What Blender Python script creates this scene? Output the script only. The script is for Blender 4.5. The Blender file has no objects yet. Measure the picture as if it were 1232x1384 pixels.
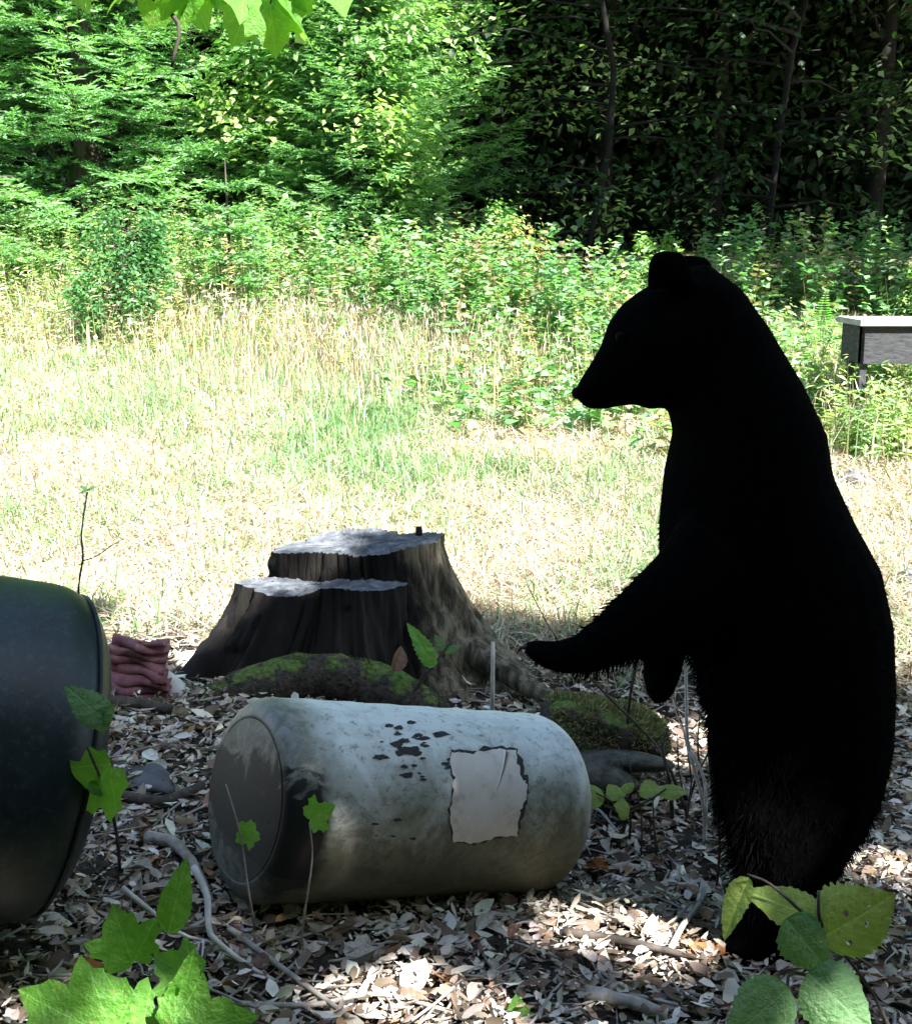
import bpy, math, random
import numpy as np
from mathutils import Vector, Matrix
R_ = np.random.default_rng(7)
random.seed(7)
scene = bpy.context.scene
C = scene.collection

# ------------------------------------------------------------------ camera
CAM_H, F_PX, CXP, CYP = 1.45, 1700.0, 616.0, 692.0
PITCH = math.atan((692 - 345) / F_PX)
cam_d = bpy.data.cameras.new('camera')
cam = bpy.data.objects.new('camera', cam_d); C.objects.link(cam)
cam.location = (0, 0, CAM_H); cam.rotation_euler = (math.pi / 2 - PITCH, 0, 0)
cam_d.sensor_fit = 'HORIZONTAL'; cam_d.sensor_width = 36.0; cam_d.lens = F_PX / 1232 * 36
cam_d.clip_end = 600; cam_d.clip_start = 0.05
scene.camera = cam

# ------------------------------------------------------------------ sky and sun
SUN = Vector((0.40, -0.50, 0.75)).normalized()
w = bpy.data.worlds.new('World'); scene.world = w; w.use_nodes = True
nt = w.node_tree; nt.nodes.clear()
wo = nt.nodes.new('ShaderNodeOutputWorld'); bg = nt.nodes.new('ShaderNodeBackground'); sk = nt.nodes.new('ShaderNodeTexSky')
sk.sky_type = 'NISHITA'; sk.sun_disc = False
sk.sun_elevation = math.asin(SUN.z); sk.sun_rotation = math.atan2(SUN.x, SUN.y)
bg.inputs['Strength'].default_value = 0.084
nt.links.new(sk.outputs[0], bg.inputs[0]); nt.links.new(bg.outputs[0], wo.inputs[0])
sd = bpy.data.lights.new('sun', 'SUN'); sd.energy = 5.0; sd.angle = math.radians(0.55); sd.color = (1.0, 0.98, 0.95)
so = bpy.data.objects.new('sun', sd); C.objects.link(so); so.location = (6, -8, 16)
so.rotation_euler = SUN.to_track_quat('Z', 'Y').to_euler()
scene.view_settings.view_transform = 'Standard'; scene.view_settings.look = 'None'
scene.view_settings.gamma = 1.0; scene.view_settings.use_curve_mapping = False
scene.view_settings.exposure = 2.4
scene.cycles.max_bounces = 8; scene.cycles.transparent_max_bounces = 8

# ------------------------------------------------------------------ helpers: projection to place things at their real distance
cp, sp_ = math.cos(PITCH), math.sin(PITCH)
def ray(px, py):
    dx, dy = (px - CXP) / F_PX, (CYP - py) / F_PX
    return np.array([dx, cp + sp_ * dy, -sp_ + cp * dy])
def P(px, py, Y):
    d = ray(px, py); return np.array([0, 0, CAM_H]) + d * (Y / d[1])
def tz(x, y):
    x = np.asarray(x, float); y = np.asarray(y, float)
    u = np.clip((y - 4.7) / 0.5, -40, 40)
    s = np.where(y > 20, y - 4.7, 0.5 * np.log1p(np.exp(u)))
    rise = 0.128 * np.minimum(s, 9.5) + 0.03 * np.clip(s - 9.5, 0, 60)
    f = np.clip((5.4 - y) / 2.2, 0, 1); f = f * f * (3 - 2 * f)
    near = -0.12 * np.clip(x, -1.6, 1.6) * f
    b = .018 * np.sin(2.3 * x + 1.1 * y + .5) * np.sin(1.7 * y - .9 * x) + .009 * np.sin(7 * x + 2) * np.sin(6 * y + 1)
    b = b * np.clip((40 - np.abs(y)) / 20, 0, 1)
    return rise + near + b - .115 * np.exp(-((x - .26) ** 2 + (y - 3.0) ** 2) / .12) + .09 * np.exp(-((x + 1.0) ** 2 + (y - 2.2) ** 2) / .12)
def G(px, py):
    d = ray(px, py); t = 1.0
    for _ in range(400):
        q = np.array([0, 0, CAM_H]) + d * t
        h = q[2] - float(tz(q[0], q[1]))
        if h < 0.001: break
        t += max(h * 0.5, 0.001)
    return q
def px_per_m(Y): return F_PX / (Y * cp + 1.0 * sp_)

# ------------------------------------------------------------------ helpers: meshes
def mesh_np(name, verts, faces, mat, parent=None, col=None, smooth=False):
    """verts (N,3); faces (M,k) int array or list of tuples; col (N,3) optional"""
    me = bpy.data.meshes.new(name)
    if isinstance(faces, np.ndarray):
        n, k = faces.shape
        me.vertices.add(len(verts)); me.vertices.foreach_set('co', np.asarray(verts, np.float32).ravel())
        me.loops.add(n * k); me.loops.foreach_set('vertex_index', faces.astype(np.int32).ravel())
        me.polygons.add(n); me.polygons.foreach_set('loop_start', np.arange(0, n * k, k, dtype=np.int32))
        me.polygons.foreach_set('loop_total', np.full(n, k, np.int32))
        me.update(calc_edges=True); me.validate()
    else:
        me.from_pydata([tuple(map(float, v)) for v in verts], [], [tuple(map(int, f)) for f in faces]); me.update()
    if col is not None:
        a = me.color_attributes.new('Col', 'FLOAT_COLOR', 'POINT')
        c4 = np.ones((len(me.vertices), 4), np.float32); c4[:, :3] = col
        a.data.foreach_set('color', c4.ravel())
    if smooth: me.polygons.foreach_set('use_smooth', np.ones(len(me.polygons), bool))
    me.materials.append(mat)
    return link(name, me, parent)
def link(name, me, parent=None):
    o = bpy.data.objects.new(name, me); C.objects.link(o)
    if parent is not None: o.parent = parent
    return o
def tag(o, label=None, cat=None, group=None, kind=None):
    if label: o['label'] = label
    if cat: o['category'] = cat
    if group: o['group'] = group
    if kind: o['kind'] = kind
    return o
def thing(name, label, cat, loc=(0, 0, 0), group=None):
    o = bpy.data.objects.new(name, None); C.objects.link(o); o.location = tuple(map(float, loc))
    o.empty_display_size = .1
    return tag(o, label, cat, group)
class MB:
    def __init__(s): s.v = []; s.f = []; s.n = 0
    def add(s, v, f):
        v = np.asarray(v, float); s.v.append(v)
        s.f += [tuple(int(i) + s.n for i in q) for q in f]; s.n += len(v); return s
    def tube(s, pts, rad, n=7, wob=0.0):
        pts = np.asarray(pts, float); m = len(pts)
        rad = np.broadcast_to(np.asarray(rad, float), (m,))
        tan = np.gradient(pts, axis=0); V = []
        ref = np.array([0.13, 0.21, 0.97])
        for i in range(m):
            t = tan[i] / (np.linalg.norm(tan[i]) + 1e-9)
            r0 = ref if abs(t @ ref) < .9 else np.array([1., .1, 0])
            a = np.cross(t, r0); a /= np.linalg.norm(a); b = np.cross(t, a)
            for k in range(n):
                th = 2 * math.pi * k / n
                rr = rad[i] * (1 + wob * random.uniform(-1, 1))
                V.append(pts[i] + rr * (a * math.cos(th) + b * math.sin(th)))
        F = [(i * n + k, i * n + (k + 1) % n, (i + 1) * n + (k + 1) % n, (i + 1) * n + k) for i in range(m - 1) for k in range(n)]
        F += [tuple(range(n))[::-1], tuple((m - 1) * n + k for k in range(n))]
        return s.add(V, F)
    def box(s, lo, hi, bev=0.0):
        x0, y0, z0 = lo; x1, y1, z1 = hi
        V = [(x, y, z) for z in (z0, z1) for y in (y0, y1) for x in (x0, x1)]
        return s.add(V, [(0, 2, 3, 1), (4, 5, 7, 6), (0, 1, 5, 4), (2, 6, 7, 3), (0, 4, 6, 2), (1, 3, 7, 5)])
    def build(s, name, mat, parent=None, smooth=True, offset=None):
        V = np.concatenate(s.v)
        if offset is not None: V = V - np.asarray(offset)
        return mesh_np(name, V, s.f, mat, parent, smooth=smooth)
def nrm(a): return a / (np.linalg.norm(a, axis=-1, keepdims=True) + 1e-9)
def bez(pts, n):
    """Catmull-Rom through pts"""
    pts = np.asarray(pts, float); q = np.vstack([2 * pts[0] - pts[1], pts, 2 * pts[-1] - pts[-2]]); out = []
    segs = len(pts) - 1
    for t in np.linspace(0, segs, n):
        i = min(int(t), segs - 1); f = t - i; a, b, c, d = q[i:i + 4]
        out.append(.5 * ((2 * b) + (c - a) * f + (2 * a - 5 * b + 4 * c - d) * f * f + (-a + 3 * b - 3 * c + d) * f ** 3))
    return np.array(out)
def vnoise(x, y, seed=0, n=7, fr=1.0):
    r = np.random.default_rng(seed); s = 0
    for k in range(n):
        a = r.uniform(0, 6.28); f = fr * (1.35 ** k); s = s + np.sin(f * (x * math.cos(a) + y * math.sin(a)) + r.uniform(0, 6.28))
    return s / n ** .5 / .9

# ------------------------------------------------------------------ helpers: materials
def new_mat(name):
    m = bpy.data.materials.new(name); m.use_nodes = True
    t = m.node_tree; return m, t, t.nodes['Principled BSDF'], t.nodes['Material Output']
def sinp(b, **k):
    for n, v in k.items(): b.inputs[n.replace('_', ' ')].default_value = v
def ramp(t, fac, stops, interp='LINEAR'):
    r = t.nodes.new('ShaderNodeValToRGB'); e = r.color_ramp.elements; r.color_ramp.interpolation = interp
    while len(e) < len(stops): e.new(.5)
    for i, (p, c) in enumerate(stops):
        e[i].position = p; e[i].color = (*c, 1) if len(c) == 3 else c
    t.links.new(fac, r.inputs[0]); return r.outputs[0]
def noise(t, scale, detail=6, rough=.6, coord='Object', vec=None, dist=0):
    n = t.nodes.new('ShaderNodeTexNoise'); n.inputs['Scale'].default_value = scale
    n.inputs['Detail'].default_value = detail; n.inputs['Roughness'].default_value = rough
    n.inputs['Distortion'].default_value = dist
    if vec is None:
        tc = t.nodes.new('ShaderNodeTexCoord'); vec = tc.outputs[coord]
    t.links.new(vec, n.inputs['Vector']); return n.outputs['Fac']
def mixc(t, fac, a, b, mode='MIX'):
    m = t.nodes.new('ShaderNodeMix'); m.data_type = 'RGBA'; m.blend_type = mode
    for s, v in ((0, fac), (6, a), (7, b)):
        if isinstance(v, (int, float)): m.inputs[s].default_value = v
        elif isinstance(v, tuple): m.inputs[s].default_value = (*v, 1)
        else: t.links.new(v, m.inputs[s])
    return m.outputs[2]
def math_(t, op, a, b=None, c=None, clamp=False):
    m = t.nodes.new('ShaderNodeMath'); m.operation = op; m.use_clamp = clamp
    for i, v in enumerate((a, b, c)):
        if v is None: continue
        if isinstance(v, (int, float)): m.inputs[i].default_value = v
        else: t.links.new(v, m.inputs[i])
    return m.outputs[0]
def bump(t, b, h, strength=.4, dist=.01):
    n = t.nodes.new('ShaderNodeBump'); n.inputs['Strength'].default_value = strength; n.inputs['Distance'].default_value = dist
    t.links.new(h, n.inputs['Height']); t.links.new(n.outputs[0], b.inputs['Normal'])
def stretch(t, sx, sy, sz, coord='Object'):
    tc = t.nodes.new('ShaderNodeTexCoord'); mp = t.nodes.new('ShaderNodeMapping'); mp.inputs['Scale'].default_value = (sx, sy, sz)
    t.links.new(tc.outputs[coord], mp.inputs[0]); return mp.outputs[0]
def noisy(name, stops, scale, rough=.85, bstr=.5, bdist=.01, vec=None, spec=.3, detail=7):
    m, t, b, o = new_mat(name); v = stretch(t, *vec) if vec else None
    n = noise(t, scale, detail, vec=v); t.links.new(ramp(t, n, stops), b.inputs['Base Color'])
    sinp(b, Roughness=rough, Specular_IOR_Level=spec); bump(t, b, n, bstr, bdist); return m
def leafy(name, trans=.35, rough=.55, spec=.35, gain=(1.0, 1.0, 1.0), vein=0.0):
    """foliage whose colour per plant comes from the Col attribute"""
    m, t, b, o = new_mat(name)
    a = t.nodes.new('ShaderNodeAttribute'); a.attribute_name = 'Col'
    n = noise(t, 35, 3)
    c = mixc(t, 1.0, a.outputs['Color'], ramp(t, n, [(.25, (.72, .76, .7)), (.75, (1.2, 1.15, 1.1))]), 'MULTIPLY')
    t.links.new(c, b.inputs['Base Color']); sinp(b, Roughness=rough, Specular_IOR_Level=spec)
    tr = t.nodes.new('ShaderNodeBsdfTranslucent')
    t.links.new(mixc(t, 1.0, c, (1.5 * gain[0], 1.7 * gain[1], .5 * gain[2]), 'MULTIPLY'), tr.inputs[0])
    mx = t.nodes.new('ShaderNodeMixShader'); mx.inputs[0].default_value = trans
    t.links.new(b.outputs[0], mx.inputs[1]); t.links.new(tr.outputs[0], mx.inputs[2]); t.links.new(mx.outputs[0], o.inputs[0])
    return m
MAT_LEAF = leafy('broadleaf_foliage', .4, .55, .35, (.8, .95, 1.3))
MAT_NEEDLE = leafy('needle_foliage', .35, .6, .25, (.9, .9, 1))
MAT_GRASS = leafy('grass_blades', .35, .6, .3, (.75, .66, 1.8))
MAT_LITTER = leafy('dry_leaf_litter', .12, .7, .35, (.8, .7, 1.2))
MAT_BARK = noisy('tree_bark', [(.3, (.03, .024, .018)), (.7, (.12, .10, .08))], 9, .9, .8, .02, (3, 3, .6))
MAT_TWIG = noisy('grey_twig_bark', [(.3, (.20, .17, .14)), (.7, (.46, .42, .38))], 40, .85, .5, .003)
MAT_TWIG_DK = noisy('dark_twig_bark', [(.3, (.025, .02, .018)), (.7, (.10, .08, .065))], 40, .85, .5, .003)
MAT_STONE = noisy('grey_field_stone', [(.25, (.12, .115, .11)), (.55, (.30, .29, .28)), (.8, (.48, .47, .45))], 9, .9, .6, .01)

# ------------------------------------------------------------------ ground
def ground():
    def axis(lo, hi, a, b, st, grow):
        mid = list(np.arange(a, b, st)); x = mid[-1]; s = st
        while x < hi: s *= grow; x += s; mid.append(x)
        x = mid[0]; s = st; pre = []
        while x > lo: s *= grow; x -= s; pre.append(x)
        return np.array(pre[::-1] + mid)
    xs = axis(-150, 150, -4, 4, .07, 1.25); ys = axis(-60, 260, 1.2, 9, .07, 1.2)
    X, Y = np.meshgrid(xs, ys); Z = tz(X, Y)
    near = np.exp(-((Y - 3) / 2.5) ** 2)
    Z = Z + near * .012 * vnoise(X * 9, Y * 9, 3)
    V = np.stack([X, Y, Z], -1).reshape(-1, 3); nx, ny = len(xs), len(ys)
    i = np.arange(nx * ny).reshape(ny, nx)
    Fq = np.stack([i[:-1, :-1], i[:-1, 1:], i[1:, 1:], i[1:, :-1]], -1).reshape(-1, 4)
    m, t, b, o = new_mat('forest_soil_and_thatch')
    tc = t.nodes.new('ShaderNodeTexCoord'); sx = t.nodes.new('ShaderNodeSeparateXYZ'); t.links.new(tc.outputs['Object'], sx.inputs[0])
    n1 = noise(t, 30, 8, .7); n2 = noise(t, 2.2, 5); n3 = noise(t, 70, 4)
    soil = ramp(t, n1, [(.3, (.018, .014, .011)), (.55, (.06, .047, .037)), (.75, (.16, .135, .115))])
    thatch = ramp(t, n3, [(.25, (.16, .14, .07)), (.5, (.42, .35, .22)), (.8, (.62, .54, .40))])
    f = math_(t, 'ADD', math_(t, 'MULTIPLY', math_(t, 'SUBTRACT', sx.outputs['Y'], 4.2), 1.6), math_(t, 'MULTIPLY', math_(t, 'SUBTRACT', n2, .5), 2.0), clamp=True)
    t.links.new(mixc(t, f, soil, thatch), b.inputs['Base Color']); sinp(b, Roughness=.95, Specular_IOR_Level=.15)
    bump(t, b, n1, .9, .03)
    g = mesh_np('ground', V, Fq, m, smooth=True); tag(g, kind='structure')
ground()

# ------------------------------------------------------------------ bulk foliage builders
def diamonds(c, d, n, L, W, fold=.25):
    """leaf faces: centre-base c (N,3), direction d, normal n, length L, width W -> verts (4N), tris (2N)"""
    d = nrm(d); s = nrm(np.cross(n, d)); n = np.cross(d, s)
    L = np.asarray(L)[:, None]; W = np.asarray(W)[:, None]
    a = c; tip = c + d * L; mid = c + d * L * .42
    l = mid + s * W * .5 + n * W * fold * .4; r = mid - s * W * .5 + n * W * fold * .4
    V = np.stack([a, l, tip - n * L * .12, r], 1).reshape(-1, 3)
    k = np.arange(len(c))[:, None] * 4
    F = np.concatenate([k + [0, 2, 1], k + [0, 3, 2]], 1).reshape(-1, 3)
    return V, F
def blades(base, az, tilt, L, W, bend):
    """grass blades: 5 verts / 3 tris each"""
    h = np.stack([np.cos(az), np.sin(az), 0 * az], -1); up = np.array([0, 0, 1.])
    side = np.stack([-np.sin(az), np.cos(az), 0 * az], -1)
    d1 = h * np.sin(tilt)[:, None] + up * np.cos(tilt)[:, None]
    t2 = tilt + bend; d2 = h * np.sin(t2)[:, None] + up * np.cos(t2)[:, None]
    L = L[:, None]; W = W[:, None]
    m = base + d1 * L * .55; tip = m + d2 * L * .45
    V = np.stack([base - side * W * .5, base + side * W * .5, m - side * W * .4, m + side * W * .4, tip], 1).reshape(-1, 3)
    k = np.arange(len(base))[:, None] * 5
    F = np.concatenate([k + [0, 1, 3], k + [0, 3, 2], k + [2, 3, 4]], 1).reshape(-1, 3)
    return V, F
def pick(cols, idx, jit=.15):
    c = np.asarray(cols)[idx]; return np.clip(c * (1 + R_.normal(0, jit, (len(idx), 1))) * (1 + R_.normal(0, jit * .3, c.shape)), .004, .9)
def ground_tilt(V): return V

STRAW = [(.54, .48, .37), (.62, .57, .47), (.70, .67, .61), (.42, .31, .24), (.53, .43, .38)]
GREEN = [(.12, .27, .09), (.19, .35, .14), (.30, .42, .20), (.17, .33, .19), (.40, .47, .27)]
def field_green(x, y):
    g = .5 + .36 * vnoise(x * 1.0, y * 1.0, 11, 6, .9) + .15 * vnoise(x, y, 5, 5, 3.5)
    def blob(px, py, rx, ry, a):
        q = G(px, py); return a * np.exp(-((x - q[0]) / rx) ** 2 - ((y - q[1]) / ry) ** 2)
    g = g + blob(500, 575, .35, .4, .9) + blob(640, 645, .45, .3, .9) + blob(330, 590, 1.2, .5, .35) + blob(250, 870, .5, .3, .6) + blob(40, 730, .5, .5, .5)
    g = g + blob(80, 500, 1.2, 1.0, .2) + blob(560, 440, .9, 2, .0) + blob(790, 470, 1.0, 1.2, .9) + blob(1130, 500, .9, 1.5, .8)
    g = g - blob(100, 430, 1.5, 1.2, .7) - blob(690, 590, .6, .8, .9) - blob(770, 720, .6, 1.0, .7) - blob(480, 430, 1.1, 1.3, .5) - blob(1190, 760, .4, .8, .8) - blob(80, 620, .5, .5, .3)
    return g
def meadow():
    # low matted grass of the clearing
    Vs, Fs, Cs, n0 = [], [], [], 0
    for (y0, y1, dens, kind) in ((4.0, 7.2, 4600, 0), (7.2, 13.5, 2300, 0), (13.5, 17, 300, 0)):
        area = (y1 - y0) * (.42 * (y0 + y1) + 1.6); N = int(area * dens)
        y = R_.uniform(y0, y1, N); x = R_.uniform(-1, 1, N) * (.42 * y + .8)
        keep = R_.uniform(0, 1, N) < np.clip((y - 4.1 - .2 * vnoise(x * 3, y * 3, 2)) / .5, 0, 1)
        x, y = x[keep], y[keep]; N = len(x)
        g = field_green(x, y) + R_.normal(0, .55, N)
        isg = g > .95
        idx = R_.integers(0, 5, N)
        col = np.where(isg[:, None], pick(GREEN, idx), pick(STRAW, idx))
        lying = R_.uniform(0, 1, N) < np.where(isg, .35, .72)
        tilt = np.where(lying, R_.uniform(1.0, 1.5, N), R_.uniform(.1, .9, N))
        L = np.where(lying, R_.uniform(.08, .22, N), R_.uniform(.05, .16, N)) * (1 + .4 * isg)
        W = R_.uniform(.003, .0065, N) * (1 + .04 * y)
        base = np.stack([x, y, tz(x, y) + np.where(lying, R_.uniform(0, .05, N), -.005)], -1)
        V, F = blades(base, R_.uniform(0, 6.283, N), tilt, L, W, R_.uniform(-.1, .9, N))
        Vs.append(V); Fs.append(F + n0); Cs.append(np.repeat(col, 5, 0)); n0 += len(V)
    o = mesh_np('meadow_grass', np.concatenate(Vs), np.concatenate(Fs), MAT_GRASS, col=np.concatenate(Cs))
    o['kind'] = 'stuff'; tag(o, 'sunlit matted straw and green grass covering the clearing', 'grass', kind='stuff')
    # tall dry seed grass in front of the trees
    pts = []
    for (px, py, rx, ry, k) in ((440, 455, 1.3, 1.3, 5600), (540, 480, 1.0, 1.3, 3600), (60, 415, 2.4, 1.2, 4200), (260, 425, 1.5, 1.2, 3000), (1190, 560, .7, 1.2, 1500), (720, 500, .8, 1.0, 1200)):
        q = G(px, py); pts.append(np.stack([R_.normal(q[0], rx * .62, k), R_.normal(q[1], ry * .7, k)], -1))
    xy = np.concatenate(pts); N = len(xy); x, y = xy.T
    idx = R_.integers(0, 5, N); isg = R_.uniform(0, 1, N) < .38
    TAN = [(.46, .36, .25), (.40, .29, .20), (.52, .43, .31), (.36, .25, .18), (.56, .49, .40)]
    col = np.where(isg[:, None], pick(GREEN, idx), pick(TAN, idx))
    base = np.stack([x, y, tz(x, y) - .01], -1)
    V, F = blades(base, R_.uniform(0, 6.283, N), R_.uniform(0, .35, N), R_.uniform(.16, .50, N), R_.uniform(.004, .009, N), R_.uniform(0, .9, N))
    # seed heads
    k = R_.uniform(0, 1, N) < .32; tips = V[4::5][k]; M = len(tips)
    V2, F2 = diamonds(tips - [0, 0, .06], np.stack([R_.normal(0, .3, M), R_.normal(0, .3, M), np.ones(M)], -1), R_.normal(0, 1, (M, 3)), R_.uniform(.05, .10, M), R_.uniform(.006, .014, M))
    o = mesh_np('tall_seed_grass', np.concatenate([V, V2]), np.concatenate([F, F2 + len(V)]), MAT_GRASS,
                col=np.concatenate([np.repeat(col, 5, 0), np.repeat(pick(STRAW, R_.integers(2, 5, M)), 4, 0)]))
    tag(o, 'tall dry seed grass standing in front of the trees', 'grass', kind='stuff')
meadow()

def weeds():
    Vs, Fs, Cs, n0 = [], [], [], 0
    spots = []
    def strip(p0, p1, spread, n, h0, h1, kind):
        a, b = np.array(p0, float), np.array(p1, float)
        for _ in range(n):
            q = a + (b - a) * random.random(); spots.append((q[0] + random.gauss(0, spread), q[1] + random.gauss(0, spread), random.uniform(h0, h1), kind))
    strip((-5.6, 12.1), (-1.2, 12.1), .6, 560, .5, 1.15, 0)
    strip((-4.8, 10.9), (-1.0, 10.8), .8, 420, .25, .7, 2)
    strip((-1.6, 12.0), (0.2, 10.6), .5, 300, .5, 1.0, 1)
    strip((-0.4, 11.0), (1.6, 9.2), .55, 340, .25, .95, 1)
    strip((0.5, 9.6), (2.0, 8.6), .5, 190, .25, .65, 0)
    strip((-0.4, 9.8), (1.2, 8.2), .6, 120, .15, .4, 2)
    strip((1.4, 9.6), (5.0, 9.0), .6, 340, .15, .48, 1)
    strip((2.3, 8.6), (3.4, 7.6), .4, 160, .3, .6, 0)
    strip((0.2, 12.3), (5.5, 11.4), .5, 110, .2, .6, 1)
    strip((2.3, 12.0), (6.0, 11.2), .4, 330, .4, 1.0, 1)
    strip((-.1, 8.6), (1.2, 7.6), .35, 170, .12, .40, 1)
    strip((2.2, 8.4), (3.3, 7.9), .4, 150, .2, .5, 1)
    strip((2.2, 7.1), (3.6, 7.1), .14, 300, .25, .52, 0)
    GR = [[(.24, .36, .14), (.34, .43, .22), (.28, .40, .24), (.46, .46, .28)], [(.12, .26, .11), (.17, .32, .15), (.20, .35, .23), (.27, .38, .20), (.30, .25, .16)], [(.42, .42, .26), (.54, .48, .34), (.34, .42, .20), (.56, .46, .36)]]
    for (x, y, h, kind) in spots:
        n = int(h * (30 if kind == 1 else 36)); z0 = float(tz(x, y))
        t = R_.uniform(.12, 1, n); az = R_.uniform(0, 6.283, n); lean = R_.normal(0, .12, 2)
        b = np.stack([x + lean[0] * t * h, y + lean[1] * t * h, z0 + t * h], -1)
        d = np.stack([np.cos(az), np.sin(az), R_.uniform(-.3, .7, n)], -1)
        L = (R_.uniform(.07, .13, n) if kind == 1 else R_.uniform(.05, .11, n)) * (1.15 - .5 * t); W = L * (R_.uniform(.5, .75, n) if kind == 1 else R_.uniform(.2, .35, n))
        V, F = diamonds(b, d, np.stack([R_.normal(0, .4, n), R_.normal(0, .4, n), np.ones(n)], -1), L, W)
        cc = GR[kind][random.randrange(len(GR[kind]))]; col = np.array(cc) * (1 + R_.normal(0, .18, (n, 1)))
        Vs.append(V); Fs.append(F + n0); Cs.append(np.repeat(np.clip(col, .01, .8), 4, 0)); n0 += len(V)
        sv, sf = blades(np.array([[x, y, z0 - .02]]), np.array([math.atan2(lean[1], lean[0])]), np.array([.12]), np.array([h * 1.02]), np.array([.008]), np.array([.05]))
        Vs.append(sv); Fs.append(sf + n0); Cs.append(np.tile([[.2, .2, .1]], (5, 1))); n0 += 5
    o = mesh_np('tall_weeds', np.concatenate(Vs), np.concatenate(Fs), MAT_LEAF, col=np.concatenate(Cs))
    tag(o, 'waist-high leafy weeds growing along the foot of the trees', 'weeds', kind='stuff')
weeds()

# ------------------------------------------------------------------ trees
def conifer_mesh(h, r, seed, twigs=30, start=.02):
    rr = np.random.default_rng(seed); Cn, D, N_, L, W, K = [], [], [], [], [], []
    limb = MB(); limb.tube([(0, 0, -.1), (.02, 0, h * .3), (0, .03, h * .7), (0, 0, h)], [.02 * h, .015 * h, .007 * h, min(.01, .002 * h)], 8)
    z = h * start
    while z < h * .97:
        f = z / h; ln = r * (1 - f) ** .8 * 1.02 + .12; nb = 8 if f < .8 else 5; a0 = rr.uniform(0, 6.28)
        for k in range(nb):
            a = a0 + k * 6.283 / nb + rr.normal(0, .25); l = ln * rr.uniform(.7, 1.12)
            s = np.linspace(0, 1, 7); up = .28 if f > .5 else .10
            droop = -.18 * l * np.sin(s * 2.4) + up * l * s ** 1.5 + rr.normal(0, .05) * s * l
            dirv = np.array([math.cos(a), math.sin(a), 0]); pts = dirv * (s * l)[:, None]; pts[:, 2] += z + droop
            limb.tube(pts[::2], np.linspace(.012 + .004 * l, .003, 4), 4)
            nt_ = max(8, int(twigs * l / 1.4)); ts = np.linspace(.15, 1, nt_)
            side = np.array([-dirv[1], dirv[0], 0])
            for j, tt in enumerate(ts):
                q = pts[min(int(tt * 6), 5)] + (pts[min(int(tt * 6) + 1, 6)] - pts[min(int(tt * 6), 5)]) * (tt * 6 - min(int(tt * 6), 5))
                sg = 1 if j % 2 else -1; tl = (.32 * (1 - tt) + .10) * min(l, 1.5) * rr.uniform(.7, 1.2)
                td = dirv * .75 + side * sg * .8 + np.array([0, 0, rr.normal(.0, .22)])
                if j == len(ts) - 1: td = dirv
                td = td / np.linalg.norm(td); m = max(5, int(tl / .028)); us = np.linspace(.05, 1, m)
                tn = np.cross(td, np.array([0, 0, 1.])); tn /= np.linalg.norm(tn) + 1e-6
                for sgn in (-1, 1):
                    Cn.append(q + td * (us * tl)[:, None]); e = td * .8 + tn * sgn * .75 + np.array([0, 0, rr.uniform(-.1, .5)])
                    D.append(np.tile(e, (m, 1)) + rr.normal(0, .18, (m, 3))); N_.append(np.tile([0, 0, 1.], (m, 1)) + rr.normal(0, .5, (m, 3)))
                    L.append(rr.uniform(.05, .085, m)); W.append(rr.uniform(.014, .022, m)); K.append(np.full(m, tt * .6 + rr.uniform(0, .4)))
        z += (.20 + .04 * rr.uniform()) * (1.1 - .4 * f)
    Cn, D, N_, L, W, K = map(np.concatenate, (Cn, D, N_, L, W, K))
    V, F = diamonds(Cn, D, N_, L, W, .1)
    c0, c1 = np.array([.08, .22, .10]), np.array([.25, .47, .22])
    col = c0 + (c1 - c0) * K[:, None]; return limb, V, F, np.repeat(col, 4, 0)
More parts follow.
